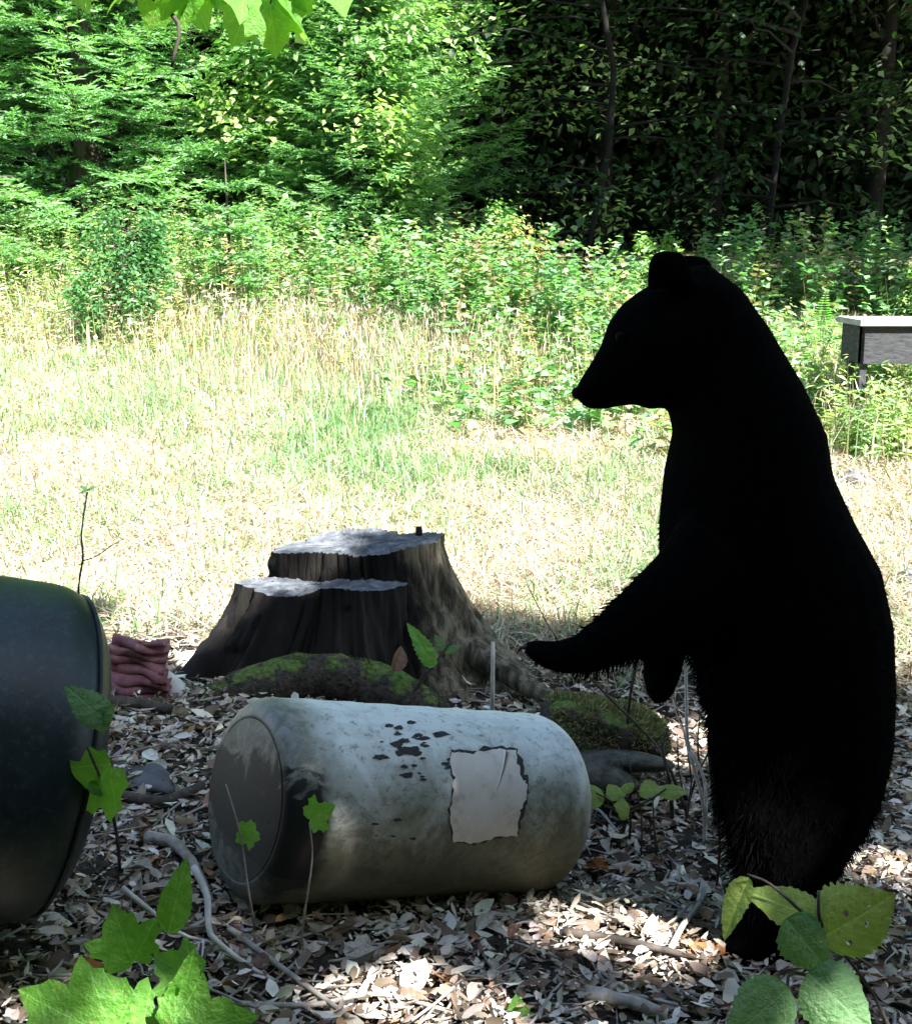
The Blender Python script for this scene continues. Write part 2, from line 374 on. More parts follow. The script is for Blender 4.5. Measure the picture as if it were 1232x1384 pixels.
def broadleaf_mesh(h, r, seed, nbr, leaves, lsz, cbase=.25, flat=.5, cols=GREEN, dense=1.0, trunk=.016, zmax=None):
    rr = np.random.default_rng(seed); limb = MB(); bend = rr.normal(0, .03 * h, (5, 2)); zz = np.linspace(-.1, h * .92, 5); bend[0] = 0
    tp = np.column_stack([bend, zz]); limb.tube(bez(tp, 12), np.linspace(trunk * h, .004 * h, 12), 9)
    Cn, D, N_, L, W, K = [], [], [], [], [], []
    for b in range(nbr):
        f = cbase + (1 - cbase) * (b + rr.uniform()) / nbr; z = f * h * .92; q0 = np.array([np.interp(z, zz, bend[:, 0]), np.interp(z, zz, bend[:, 1]), z])
        g = (f - cbase) / (1 - cbase); l = r * (.55 + .9 * math.sin(math.pi * min(.96, .18 + .8 * g))) * rr.uniform(.6, 1.1) * .75
        a = rr.uniform(0, 6.283); dv = np.array([math.cos(a), math.sin(a), 0]); s = np.linspace(0, 1, 6)
        pts = q0 + dv * (s * l)[:, None] + np.array([0, 0, 1.]) * ((.35 * g + .12) * l * s - .2 * l * s * s)[:, None] + rr.normal(0, .03 * l, (6, 3)) * s[:, None]
        limb.tube(pts, np.linspace(.007 * l + .005, .003, 6), 5)
        m = int(leaves / nbr * l / (r * .8)); t = rr.uniform(.2, 1, m) ** .8; i = np.minimum((t * 5).astype(int), 4)
        q = pts[i] + (pts[i + 1] - pts[i]) * (t * 5 - i)[:, None]
        side = np.array([-dv[1], dv[0], 0]); off = rr.normal(0, .30 * l, m) * (1.15 - t)
        cl = np.round(off * 3 + rr.normal(0, .3, m)) / 3
        q = q + side * (cl * .6 + off * .4)[:, None] + dv * (np.abs(off) * .5)[:, None] + rr.normal(0, 1, (m, 3)) * np.array([.05, .05, .05 + .16 * (1 - flat)]) * max(l, .6)
        q[:, 2] -= np.abs(off) * .18
        Cn.append(q); D.append(dv * .7 + side * np.sign(off)[:, None] * .7 + rr.normal(0, .35, (m, 3)) + np.array([0, 0, -.25]))
        N_.append(np.array([0, 0, 1.]) + rr.normal(0, .75 - .45 * flat, (m, 3))); L.append(rr.uniform(.75, 1.25, m) * lsz); W.append(L[-1] * rr.uniform(.5, .72, m)); K.append(np.full(m, rr.integers(0, len(cols))))
    Cn, D, N_, L, W, K = map(np.concatenate, (Cn, D, N_, L, W, K))
    V, F = diamonds(Cn, D, N_, L, W, .3)
    col = np.clip(np.asarray(cols)[K.astype(int)] * (1 + rr.normal(0, .18, (len(K), 1))), .004, .8)
    return limb, V, F, np.repeat(col, 4, 0)
def crown_filter(V, F, col, keepfun):
    cen = V.reshape(-1, 4, 3).mean(1); k = keepfun(cen); idx = np.nonzero(k)[0]
    V2 = V.reshape(-1, 4, 3)[idx].reshape(-1, 3); c2 = col.reshape(-1, 4, 3)[idx].reshape(-1, 3)
    kk = np.arange(len(idx))[:, None] * 4; F2 = np.concatenate([kk + [0, 2, 1], kk + [0, 3, 2]], 1).reshape(-1, 3); return V2, F2, c2
def plant_tree(name, label, cat, data, x, y, mat, group=None, rot=0, sc=1, keep=None, bark=None):
    t = thing(name, label, cat, (x, y, float(tz(x, y)) - .02), group); t.rotation_euler = (0, 0, rot); t.scale = (sc, sc, sc)
    limb, V, F, col = data
    if keep is not None: V, F, col = crown_filter(V, F, col, keep)
    limb.build('trunk', bark or MAT_BARK, t); mesh_np('crown', V, F, mat, t, col=col)
    return t
def copy_tree(t, x, y, rot, sc, label):
    c = t.copy(); C.objects.link(c); c.location = (x, y, float(tz(x, y)) - .02); c.rotation_euler = (0, 0, rot); c.scale = (sc,) * 3; c['label'] = label
    for ch in t.children:
        d = ch.copy(); C.objects.link(d); d.parent = c
    return c
gr = 'evergreens at the edge of the clearing'
con1 = plant_tree('spruce_tree', 'full bright green spruce with feathery boughs down to the weeds', 'tree', conifer_mesh(9, 2.05, 1), -3.75, 13.3, MAT_NEEDLE, gr, .4)
con2 = plant_tree('spruce_tree', 'spruce with long low boughs reaching over the dark gap between the evergreens', 'tree', conifer_mesh(10, 2.2, 2), -1.15, 14.9, MAT_NEEDLE, gr, 1.2)
copy_tree(con1, -5.9, 14.0, 2.2, 1.05, 'spruce at the outer end of the evergreens, beyond the full feathery one')
copy_tree(con2, -0.95, 12.9, 4.0, .55, 'short bushy spruce beside the dark broadleaf trees')
sap = conifer_mesh(1.25, .48, 5, 22)
s1 = plant_tree('spruce_sapling', 'thin knee-high spruce sapling with a bare straight leader in the weeds', 'sapling', conifer_mesh(1.45, .36, 6, 24), -1.95, 11.0, MAT_NEEDLE, 'young spruces in the weeds')
s2 = plant_tree('round_shrub', 'round dark green shrub standing alone in the pale weeds', 'shrub', broadleaf_mesh(1.05, .42, 8, 40, 4200, .045, .25, .2, [(.05, .15, .05), (.07, .19, .07), (.09, .23, .08)], trunk=.012), -2.68, 10.4, MAT_LEAF)
s3 = copy_tree(s1, float(G(180, 385)[0]), float(G(180, 385)[1]) + .5, 2.0, 1.05, 'slim spruce sapling with upturned tip behind the round dark shrub')
MAT_DKBARK = noisy('darkened_bark', [(.3, (.004, .0035, .003)), (.7, (.014, .012, .010))], 9, .9, .6, .02)  # bark tone lowered so trunks vanish in the dark wood
DK = [(.018, .05, .016), (.024, .065, .022), (.035, .085, .028), (.03, .07, .024), (.024, .06, .02), (.30, .40, .18)]  # last tone stands for sun glints, put into the leaf colour of whole sprays
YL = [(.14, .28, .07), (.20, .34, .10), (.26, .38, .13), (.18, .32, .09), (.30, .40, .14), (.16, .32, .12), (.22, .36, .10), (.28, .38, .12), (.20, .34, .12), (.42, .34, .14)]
gr = 'broadleaf trees in the dark part of the wood'
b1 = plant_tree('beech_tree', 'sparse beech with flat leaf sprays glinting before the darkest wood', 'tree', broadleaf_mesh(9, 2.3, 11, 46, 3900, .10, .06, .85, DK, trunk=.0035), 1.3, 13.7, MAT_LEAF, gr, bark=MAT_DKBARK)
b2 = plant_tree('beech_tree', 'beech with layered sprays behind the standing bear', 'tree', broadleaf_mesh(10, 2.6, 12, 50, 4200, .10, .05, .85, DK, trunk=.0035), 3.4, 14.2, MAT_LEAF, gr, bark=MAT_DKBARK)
copy_tree(b1, 5.6, 13.2, 2.0, 1.0, 'beech behind the grey stand with pale flat top')
copy_tree(b2, -0.2, 15.4, 3.3, 1.0, 'beech rising between the evergreens and the darkest wood')
b3 = plant_tree('leafy_bush', 'bright yellow-green bush with a few orange leaves below the beeches', 'bush', broadleaf_mesh(1.9, 1.0, 13, 26, 3400, .085, .04, .5, YL), .25, 11.6, MAT_LEAF, 'bushes along the wood edge', sc=.55)
copy_tree(b3, 1.75, 10.9, 2.2, .45, 'low yellow-green bush just beyond the muzzle of the bear')
plant_tree('tall_shrub', 'tall bright green shrub between the evergreens and the dark wood', 'shrub', broadleaf_mesh(4.4, 1.25, 17, 60, 9000, .085, .03, .55, YL[:9], trunk=.007), -.95, 13.1, MAT_LEAF)
copy_tree(b3, 4.0, 10.4, 1.0, .45, 'yellow-green bush behind the fern at the wood edge')
def woodland():
    Vs, Fs, Cs, n0 = [], [], [], 0
    for (y0, y1, z0, z1, n, sz) in ((14.6, 27, 5.2, 8.5, 16000, .34), (19.5, 21.5, 0, 7, 9000, .11), (21.5, 25, 0, 9, 34000, .15), (25, 28, 0, 11, 30000, .34), (28, 30, 0, 13, 14000, .6), (30, 33, 0, 15, 14000, .9)):  # first layer: leaf roof above the view, added to keep sun and sky out
        y = R_.uniform(y0, y1, n); x = R_.uniform(-1, 1, n) * (y * .55 + 4); z = R_.uniform(z0, z1, n)
        c = np.stack([x, y, tz(x, y) + z], -1) + R_.normal(0, .2, (n, 3))
        V, F = diamonds(c, R_.normal(0, 1, (n, 3)) - [0, 0, .3], np.stack([R_.normal(0, .5, n), R_.normal(0, .5, n), np.ones(n)], -1), R_.uniform(.8, 1.3, n) * sz * 1.5, R_.uniform(.8, 1.3, n) * sz)
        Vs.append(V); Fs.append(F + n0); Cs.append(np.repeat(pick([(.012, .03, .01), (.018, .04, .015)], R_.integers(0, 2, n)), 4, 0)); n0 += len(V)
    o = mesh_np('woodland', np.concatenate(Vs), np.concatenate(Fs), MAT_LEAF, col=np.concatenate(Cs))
    tag(o, 'dark mass of forest foliage closing off the clearing', 'woodland', kind='stuff')
woodland()
def rear_wood_screen():                                   # unseen wood added behind the camera to block sky light
    n = 26000; y = R_.uniform(-10, -3.5, n); x = R_.uniform(-13, 13, n); z = R_.uniform(.1, 7.5, n)
    y = np.where(np.abs(x) > 6, R_.uniform(-10, 1.5, n), y)
    c = np.stack([x, y, tz(x, y) + z], -1)
    V, F = diamonds(c, R_.normal(0, 1, (n, 3)) - [0, 0, .3], R_.normal(0, .6, (n, 3)) + [0, 0, 1], R_.uniform(.35, .6, n), R_.uniform(.22, .4, n))
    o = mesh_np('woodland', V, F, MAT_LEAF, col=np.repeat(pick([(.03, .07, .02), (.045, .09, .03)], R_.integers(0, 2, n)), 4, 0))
    tag(o, 'unseen foliage added on the near side of the clearing to block sky light', 'woodland', kind='stuff')
rear_wood_screen()
for i, (x, y, hh) in enumerate(((-4.6, 22.2, 12), (-2.4, 21.4, 13), (.6, 22.6, 12), (2.4, 21.6, 13), (4.4, 22.4, 12), (6.9, 21.5, 13), (-6.6, 21.5, 12))):
    mb = MB(); mb.tube(bez([(0, 0, -.2), (.1, 0, 4), (-.05, .1, 8), (0, 0, hh)], 9), np.linspace(.17, .05, 9), 9)
    for k in range(7):
        a = random.uniform(0, 6.28); z = random.uniform(2, hh - 1); mb.tube([(0, 0, z), (math.cos(a) * .8, math.sin(a) * .8, z + .25), (math.cos(a) * 1.7, math.sin(a) * 1.7, z + .3)], [.04, .025, .01], 5)
    o = mb.build('forest_trunk', MAT_DKBARK); o.location = (x, y, float(tz(x, y)))
    tag(o, 'bare dark forest trunk standing inside the dark woodland', 'tree', 'trunks inside the woodland')

# trees outside the frame whose crowns shade the near ground and the dark corner of the wood
GAPS = [(*G(795, 1240)[:2], .26, .2), (*G(590, 1330)[:2], .36, .18), (*G(845, 975)[:2], .26, .22), (*G(1200, 1170)[:2], .22, .18), (*G(690, 1290)[:2], .08, .05), (-1.6, 4.65, .8, .45), (-.95, 2.1, .32, .22), (.50, 2.08, .26, .16)]  # openings cut in the unseen crowns so sun patches land on chosen spots
def shade_keep(x0, y0, ymax):
    def f(c):
        gx, gy = c[:, 0] + x0 - c[:, 2] * SUN.x / SUN.z, c[:, 1] + y0 - c[:, 2] * SUN.y / SUN.z
        gap = np.zeros(len(c), bool)
        for (a, b, rx, ry) in GAPS: gap |= (((gx - a) / rx) ** 2 + ((gy - b) / ry) ** 2) < 1 + .5 * vnoise(gx * 9, gy * 9, 8)
        gap &= R_.uniform(0, 1, len(c)) < .96
        return ~gap & (gy < ymax + .15 * vnoise(gx * 1.5, gy * 0, 4) + .45 * np.exp(-((gx + .3) / .75) ** 2))
    return f
big = broadleaf_mesh(11, 3.6, 21, 60, 16500, .20, .42, .6, GREEN, trunk=.018)
for (x, y, rot, lab) in ((3.6, -3.4, 0, 'tall leafy maple shading the barrels, middle one of the shading maples'), (6.2, -1.3, 0, 'tall leafy maple standing nearest the bear'), (.6, -4.8, 0, 'tall leafy maple farthest from the clearing')):
    plant_tree('maple_tree', lab, 'tree', big, x, y, MAT_LEAF, 'maples shading the near ground', keep=shade_keep(x, y, 4.5))
def oak_keep(x0, y0):  # keeps only oak leaves whose shadow lands on the dark wood corner
    def f(c):
        h = c[:, 2] + float(tz(x0, y0)) - 1.6
        gx, gy = c[:, 0] + x0 - h * SUN.x / SUN.z, c[:, 1] + y0 - h * SUN.y / SUN.z
        return (gy > 11.9 - 1.0 * np.clip(gx - .8, 0, 1.6) + .5 * vnoise(gx * 2, gy, 4)) & (gx > -.5 + .3 * vnoise(gx, gy * 2, 5)) & (R_.uniform(0, 1, len(c)) < np.where(vnoise(gx * 4, gy * 4, 12) > 1.15, .05, 1))
    return f
plant_tree('shade_oak', 'unseen oak added at the field side to shade the dark corner of the wood', 'tree', broadleaf_mesh(14, 5.3, 23, 100, 30000, .26, .45, .6, GREEN), 6.3, 9.3, MAT_LEAF, keep=oak_keep(6.3, 9.3))  # out of view, added for its shadow on the wood

# ------------------------------------------------------------------ leaves as single pieces
def frame_from(base, tip, nhint):
    base, tip, nhint = map(lambda a: np.asarray(a, float), (base, tip, nhint))
    L = np.linalg.norm(tip - base); x = (tip - base) / L; y = np.cross(nhint, x); y /= np.linalg.norm(y); z = np.cross(x, y)
    return Matrix(((x[0] * L, y[0] * L, z[0] * L, base[0]), (x[1] * L, y[1] * L, z[1] * L, base[1]), (x[2] * L, y[2] * L, z[2] * L, base[2]), (0, 0, 0, 1)))
def ovate_geo(width=.62, curl=.15, fold=.12, teeth=.03, droop=.1, holes=(), nu=22, nv=10, seed=0):
    rr = np.random.default_rng(seed); V = []; F = []
    for i in range(nu + 1):
        u = i / nu; wv = width * .5 * max(.0, math.sin(math.pi * u ** .72)) ** .75 * (1 - .25 * u)
        if 0 < i < nu: wv *= 1 + teeth * (2 if int(u * 22) % 2 else -1) + rr.normal(0, .015)
        for j in range(nv + 1):
            v = j / nv * 2 - 1; rip = .012 * math.sin(u * 26 + abs(v) * -5) * abs(v)
            V.append((u, v * wv, fold * abs(v) * wv * 2 * .7 - droop * u * u - curl * (v * wv) ** 2 * 4 + rip + rr.normal(0, .002)))
    for i in range(nu):
        for j in range(nv):
            uu, vv = (i + .5) / nu, (j + .5) / nv * 2 - 1
            if any(((uu - h_[0]) / h_[2]) ** 2 + ((vv - h_[1]) / (h_[2] * 2.2)) ** 2 < 1 for h_ in holes): continue
            a = i * (nv + 1) + j; F.append((a, a + nv + 1, a + nv + 2, a + 1))
    return V, F
MAPLE = [(0, 0), (-.07, .10), (-.12, .24), (-.05, .33), (-.04, .44), (.10, .45), (.20, .43), (.27, .50), (.32, .60), (.42, .57), (.58, .62), (.60, .50), (.58, .40), (.57, .30), (.64, .29), (.76, .27), (.80, .18), (.88, .12), (1.0, 0)]
def maple_geo(fold=.15, droop=.25, seed=0, squash=1.0):
    rr = np.random.default_rng(seed); fold = fold + rr.uniform(.1, .5); droop = droop + rr.uniform(0, .3); wv = rr.uniform(.01, .035); w1, w2 = rr.uniform(6, 12, 2)
    out = [(x, y * squash) for x, y in MAPLE] + [(x, -y * squash) for x, y in MAPLE[-2:0:-1]]
    out = [(x + rr.normal(0, .012), y + rr.normal(0, .012)) for x, y in out]
    n = len(out); c = (.22, 0); V = []
    def z(x, y): return fold * abs(y) * .5 - droop * x * x - .12 * y * y + wv * math.sin(w1 * x + w2 * y) + .5 * wv * math.sin(14 * y)
    for k in (0.35, .7, 1.0):
        for x, y in out: X, Y = c[0] + (x - c[0]) * k, c[1] + (y - c[1]) * k; V.append((X, Y, z(X, Y)))
    V.append((c[0], c[1], z(*c))); F = []
    for r in range(2):
        for i in range(n): j = (i + 1) % n; F.append((r * n + i, r * n + j, (r + 1) * n + j, (r + 1) * n + i))
    F += [(3 * n, i, (i + 1) % n) for i in range(n)]; F = F[:2 * n] + [f[::-1] for f in F[2 * n:]] if False else F; F = [tuple(f[::-1]) for f in F[:2 * n]] + F[2 * n:]
    return V, F
def single_leaf(name, geo, base, tip, nhint, mat, parent, label=None):
    V, F = geo; o = mesh_np(name, V, F, mat, smooth=True)
    M = frame_from(base, tip, nhint)
    if parent is not None: o.parent = parent; M = Matrix.Translation(-parent.location) @ M
    o.matrix_local = M
    if label: o['label'] = label
    return o
def leaf_surface(name, c1, c2, c3=None, trans=.4, palm=False, tcol=(.30, .55, .05)):
    """leaf blade with side veins, blotches and light passing through"""
    m, t, b, o = new_mat(name); tc = t.nodes.new('ShaderNodeTexCoord'); sx = t.nodes.new('ShaderNodeSeparateXYZ'); t.links.new(tc.outputs['Object'], sx.inputs[0])
    n = noise(t, 4, 6); col = ramp(t, n, [(.3, c1), (.7, c2)])
    ay = math_(t, 'ABSOLUTE', sx.outputs['Y'])
    vein = math_(t, 'PINGPONG', math_(t, 'MULTIPLY', math_(t, 'SUBTRACT', sx.outputs['X'], math_(t, 'MULTIPLY', ay, .7)), 9.0), .5)
    vm = math_(t, 'MAXIMUM', math_(t, 'LESS_THAN', vein, .035), math_(t, 'LESS_THAN', ay, .012))
    if palm:
        th = math_(t, 'ARCTAN2', sx.outputs['Y'], math_(t, 'ADD', sx.outputs['X'], .02)); rad = math_(t, 'SQRT', math_(t, 'ADD', math_(t, 'POWER', sx.outputs['X'], 2.0), math_(t, 'POWER', sx.outputs['Y'], 2.0)))
        vm = math_(t, 'LESS_THAN', math_(t, 'MULTIPLY', rad, math_(t, 'ABSOLUTE', math_(t, 'SINE', math_(t, 'MULTIPLY', th, 4.0)))), .03)
    col = mixc(t, math_(t, 'MULTIPLY', vm, .3), col, tuple(min(1, x * 2.2 + .04) for x in c2))
    if c3: col = mixc(t, ramp(t, noise(t, 7, 5), [(.60, (0, 0, 0)), (.70, (1, 1, 1))]), col, c3)
    t.links.new(col, b.inputs['Base Color']); sinp(b, Roughness=.38, Specular_IOR_Level=.5); bump(t, b, math_(t, 'ADD', noise(t, 9, 5), math_(t, 'MULTIPLY', vm, -.5)), .5, .03)
    tr = t.nodes.new('ShaderNodeBsdfTranslucent'); t.links.new(mixc(t, .6, col, tcol), tr.inputs[0])
    mx = t.nodes.new('ShaderNodeMixShader'); mx.inputs[0].default_value = trans
    t.links.new(b.outputs[0], mx.inputs[1]); t.links.new(tr.outputs[0], mx.inputs[2]); t.links.new(mx.outputs[0], o.inputs[0]); return m
MAT_L_BRIGHT = leaf_surface('vivid_maple_leaf', (.07, .22, .03), (.18, .43, .06), (.24, .30, .06), trans=.5, palm=True, tcol=(.35, .75, .04))
MAT_L_YEL = leaf_surface('yellowing_hazel_leaf', (.20, .32, .06), (.34, .44, .09), (.22, .20, .05), .4, tcol=(.5, .62, .08))
MAT_L_DULL = leaf_surface('dull_green_leaf', (.08, .20, .07), (.16, .30, .12), None, .35)
MAT_L_DARK = leaf_surface('glossy_dark_leaf', (.025, .09, .03), (.05, .16, .05), None, .15)
MAT_L_ORANGE = noisy('orange_fallen_leaf', [(.3, (.22, .07, .02)), (.7, (.55, .22, .06))], 6, .6, .3, .02)
MAT_L_TAN = noisy('pale_fallen_leaf', [(.3, (.34, .28, .23)), (.7, (.60, .54, .47))], 9, .7, .3, .02)
MAT_L_BROWN = noisy('brown_fallen_leaf', [(.3, (.10, .055, .035)), (.7, (.26, .15, .10))], 6, .65, .3, .02)

# ------------------------------------------------------------------ leaf litter
def litter():
    N = 56000; y = 1.7 + 3.3 * R_.uniform(0, 1, N) ** .9; x = R_.uniform(-1, 1, N) * (.40 * y + .35)
    keep = R_.uniform(0, 1, N) < np.clip((4.5 - y + .2 * vnoise(x * 2, y * 2, 9)) / .5, 0, 1); x, y = x[keep], y[keep]; N = len(x)
    az = R_.uniform(0, 6.283, N); L = np.minimum(R_.lognormal(math.log(.025), .52, N), .07); W = L * R_.uniform(.18, .62, N)
    d = np.stack([np.cos(az), np.sin(az), R_.normal(0, .28, N)], -1); n = np.stack([R_.normal(0, .6, N), R_.normal(0, .6, N), np.ones(N)], -1)
    d = nrm(d); s = nrm(np.cross(n, d)); n = np.cross(d, s)
    c = np.stack([x, y, tz(x, y) + np.abs(R_.normal(0, .016, N)) + .002], -1)
    cu = R_.uniform(-.5, .6, N)[:, None]; cl = R_.normal(0, .25, N)[:, None]
    V = []
    for u, ww in ((0, .1), (.33, .9), (.7, .8), (1, .05)):
        for v in (-1, 0, 1):
            jit = 1 + R_.normal(0, .14, (N, 1))
            V.append(c + d * (u - .5) * L[:, None] + s * v * ww * .5 * W[:, None] * jit + n * (cu * abs(v) * ww * .5 * W[:, None] + cl * (u - .5) ** 2 * L[:, None] * 1.6))
    V = np.stack(V, 1).reshape(-1, 3); k = np.arange(N)[:, None] * 12
    F = np.concatenate([k + [a * 3 + b, a * 3 + b + 1, a * 3 + b + 4, a * 3 + b + 3] for a in range(3) for b in range(2)], 1).reshape(-1, 4)
    PAL = [(.66, .58, .51), (.55, .47, .41), (.76, .71, .66), (.44, .36, .30), (.30, .23, .18), (.17, .12, .09), (.36, .20, .12), (.46, .38, .36)]
    pr = np.array([.17, .10, .17, .08, .14, .24, .05, .05]); col = pick(PAL, R_.choice(8, N, p=pr / pr.sum()), .14)
    o = mesh_np('leaf_litter', V, F, MAT_LITTER, col=np.repeat(col, 12, 0), smooth=False)
    tag(o, 'pale dry leaves and bark chips covering the shaded forest floor', 'leaf litter', kind='stuff')
    # fine twigs and chips scattered through it
    mb = MB()
    for _ in range(1500):
        yy = random.uniform(1.9, 4.8); xx = random.uniform(-1, 1) * (.4 * yy + .3); a = random.uniform(0, 6.28); l = random.uniform(.03, .16); z = float(tz(xx, yy)) + .012 + abs(random.gauss(0, .01))
        e = np.array([math.cos(a) * l, math.sin(a) * l, random.gauss(0, .015)]); p = np.array([xx, yy, z])
        mb.tube([p - e / 2, p + [random.gauss(0, .006), random.gauss(0, .006), 0], p + e / 2], random.uniform(.0015, .004), 4)
    o = mb.build('twig_litter', MAT_TWIG); tag(o, 'short broken twigs scattered through the dry leaves', 'twigs', kind='stuff')
litter()
def fallen(px, py, L, mat, label, group=None, kind='ovate', seed=0, az=None, lift=.016, curl=.5):
    q = G(px, py); a = random.uniform(0, 6.28) if az is None else az; r = random.Random(seed)
    geo = maple_geo(.5, .3 * r.uniform(-1, 1), seed) if kind == 'maple' else ovate_geo(r.uniform(.45, .7), -.4 * r.uniform(-.5, 1), r.uniform(.2, curl + .2), .02, r.uniform(-.3, .3), (), 8, 4, seed)
    d = np.array([math.cos(a), math.sin(a), r.uniform(-.1, .15)]) * L
    b = np.array([q[0], q[1], float(tz(q[0], q[1])) + lift]) - d / 2
    V, F = geo; o = mesh_np('fallen_leaf', V, F, mat, smooth=True)
    o.matrix_world = frame_from(b, b + d, (r.gauss(0, .25), r.gauss(0, .25) - .15, 1)); return tag(o, label, 'leaf', group)
fallen(960, 1298, .11, MAT_L_ORANGE, 'long curled orange-brown leaf on the litter below the foot of the bear', seed=3, az=.3)
fallen(205, 1180, .09, MAT_L_ORANGE, 'rust-red curled leaf on the litter near the black-stained end of the pale barrel', seed=4, az=1.0)
fallen(800, 1182, .09, MAT_L_ORANGE, 'orange curled leaf on the litter beside the closed end of the pale barrel', seed=5, az=2.8)
fallen(118, 1325, .07, MAT_L_ORANGE, 'small rust-red leaf on the litter beside the vivid maple leaves', seed=6, az=.5)
fallen(1180, 1335, .10, MAT_L_ORANGE, 'rust-orange leaf lying behind the stem of the hazel sprout', seed=8, az=.2)
fallen(820, 1215, .05, MAT_L_ORANGE, 'tiny red-brown leaf in pale litter beside the closed barrel end', seed=9, az=.9)
fallen(560, 1335, .10, MAT_L_TAN, 'large pale oval leaf lying alone in the middle of the litter', seed=10, az=1.2)
fallen(500, 1300, .085, MAT_L_TAN, 'big pale leaf tilted up among the litter in front of the barrel', seed=12, az=.3, kind='maple')
fallen(90, 1212, .10, MAT_L_TAN, 'broad cream leaf beside the underside of the dark barrel', seed=13, az=.1)
random.seed(21)
for k in range(150):
    py = random.uniform(1010, 1378); px = random.uniform(130, 1225)
    if 250 < px < 800 and 930 < py < 1225: continue
    pale = random.random() < .68
    fallen(px, py, random.uniform(.035, .065), MAT_L_TAN if pale else MAT_L_BROWN, 'small pale curled dry leaf lying loose on the litter' if pale else 'small brown curled dry leaf lying loose on the litter',
           'pale loose leaves on the litter' if pale else 'brown loose leaves on the litter', 'ovate', 100 + k, None, random.uniform(.014, .03))

# ------------------------------------------------------------------ stones
def rock_geo(seed, n=12, sc=(1, 1, 1), rough=.18, flat=0):
    rr = np.random.default_rng(seed); V = []; F = []; ph = rr.uniform(0, 6.28, (7, 3)); fr = rr.uniform(1, 4, (7, 3))
    m = n * 2
    for i in range(n + 1):
        th = math.pi * i / n
        for j in range(m):
            a = 2 * math.pi * j / m; p = np.array([math.sin(th) * math.cos(a), math.sin(th) * math.sin(a), math.cos(th)])
            r = 1 + rough * sum(math.sin(fr[k] @ p + ph[k, 0]) for k in range(7)) / 3
            q = p * r; q = np.sign(q) * np.abs(q) ** (1 - flat); V.append(q * sc)
    for i in range(n):
        for j in range(m): F.append((i * m + j, (i + 1) * m + j, (i + 1) * m + (j + 1) % m, i * m + (j + 1) % m))
    return np.array(V), F
def stone(px, py, sc, mat, label, seed, group=None, name='stone', sink=.35):
    q = G(px, py); V, F = rock_geo(seed, 10, sc); o = mesh_np(name, V, F, mat, smooth=True)
    o.location = (q[0], q[1], float(tz(q[0], q[1])) + sc[2] * (1 - sink) * .6); o.rotation_euler = (0, 0, seed * 1.3); return tag(o, label, 'stone', group)
MAT_PALE_STONE = noisy('pale_stone', [(.3, (.5, .49, .46)), (.7, (.74, .73, .70))], 12, .85, .4, .01)
MAT_DARK_STONE = noisy('dark_stone', [(.3, (.04, .04, .045)), (.7, (.16, .16, .17))], 12, .85, .5, .01)
stone(710, 500, (.10, .08, .09), MAT_PALE_STONE, 'pale rounded stone in the grass before the muzzle of the bear', 3, sink=-.4)
stone(1150, 655, (.10, .07, .06), MAT_DARK_STONE, 'dark lumpy stone in the grass behind the back of the bear', 4)
stone(1208, 628, (.07, .06, .06), MAT_DARK_STONE, 'small dark stone in the grass below the grey stand', 5)
stone(1225, 790, (.09, .06, .05), MAT_DARK_STONE, 'dark stone in bright dry grass beside the rump of the bear', 6)
stone(225, 938, (.055, .04, .05), MAT_PALE_STONE, 'pale stone between red scrap and stump root', 7)
stone(620, 912, (.08, .05, .045), MAT_STONE, 'flat grey stone at the front foot of the stump', 8)
stone(690, 925, (.07, .05, .045), MAT_STONE, 'grey stone under the long stump root', 10)
stone(205, 1058, (.09, .05, .03), MAT_DARK_STONE, 'low dark stone on the litter behind the stained end of the barrel', 9)
stone(250, 898, (.05, .04, .03), MAT_PALE_STONE, 'small pale stone at the outer foot of the stump', 11)
stone(1160, 418, (.16, .10, .05), MAT_PALE_STONE, 'flat whitish stone behind the grey stand', 13, sink=-8)

# ------------------------------------------------------------------ stump
MAT_STUMP = noisy('dark_stump_wood', [(.3, (.004, .0035, .003)), (.6, (.016, .013, .011)), (.8, (.05, .04, .032))], 14, .9, .8, .02, (1, 1, .25))  # dark wood of the front step and near root
MAT_STUMP_BARK = noisy('weathered_stump_flank', [(.28, (.03, .024, .016)), (.5, (.16, .13, .08)), (.68, (.34, .29, .20)), (.85, (.18, .20, .08))], 16, .85, 1.0, .03, (2.2, 2.2, .22))
def cut_mat():
    m, t, b, o = new_mat('weathered_cut_wood'); n = noise(t, 26, 8, .7); v = stretch(t, 1, 1, .1)
    wv = t.nodes.new('ShaderNodeTexWave'); wv.wave_type = 'RINGS'; wv.rings_direction = 'Z'; wv.inputs['Scale'].default_value = 14; wv.inputs['Distortion'].default_value = 5; wv.inputs['Detail'].default_value = 4; t.links.new(v, wv.inputs['Vector'])
    tc = t.nodes.new('ShaderNodeTexCoord'); sx = t.nodes.new('ShaderNodeSeparateXYZ'); t.links.new(tc.outputs['Object'], sx.inputs[0])
    an = math_(t, 'ARCTAN2', sx.outputs['Y'], sx.outputs['X']); cb = t.nodes.new('ShaderNodeCombineXYZ'); t.links.new(an, cb.inputs[0]); t.links.new(math_(t, 'MULTIPLY', n, .25), cb.inputs[1])
    ck = ramp(t, noise(t, 5, 6, .7, vec=cb.outputs[0]), [(.36, (1, 1, 1)), (.42, (0, 0, 0))])
    c = ramp(t, math_(t, 'ADD', math_(t, 'MULTIPLY', wv.outputs['Fac'], .0), math_(t, 'MULTIPLY', n, 1.05)), [(.3, (.035, .037, .042)), (.55, (.12, .13, .145)), (.85, (.30, .315, .34))])
    t.links.new(mixc(t, ck, c, (.015, .014, .014)), b.inputs['Base Color']); sinp(b, Roughness=.85, Specular_IOR_Level=.2); bump(t, b, n, .8, .01); return m
MAT_CUT = cut_mat()
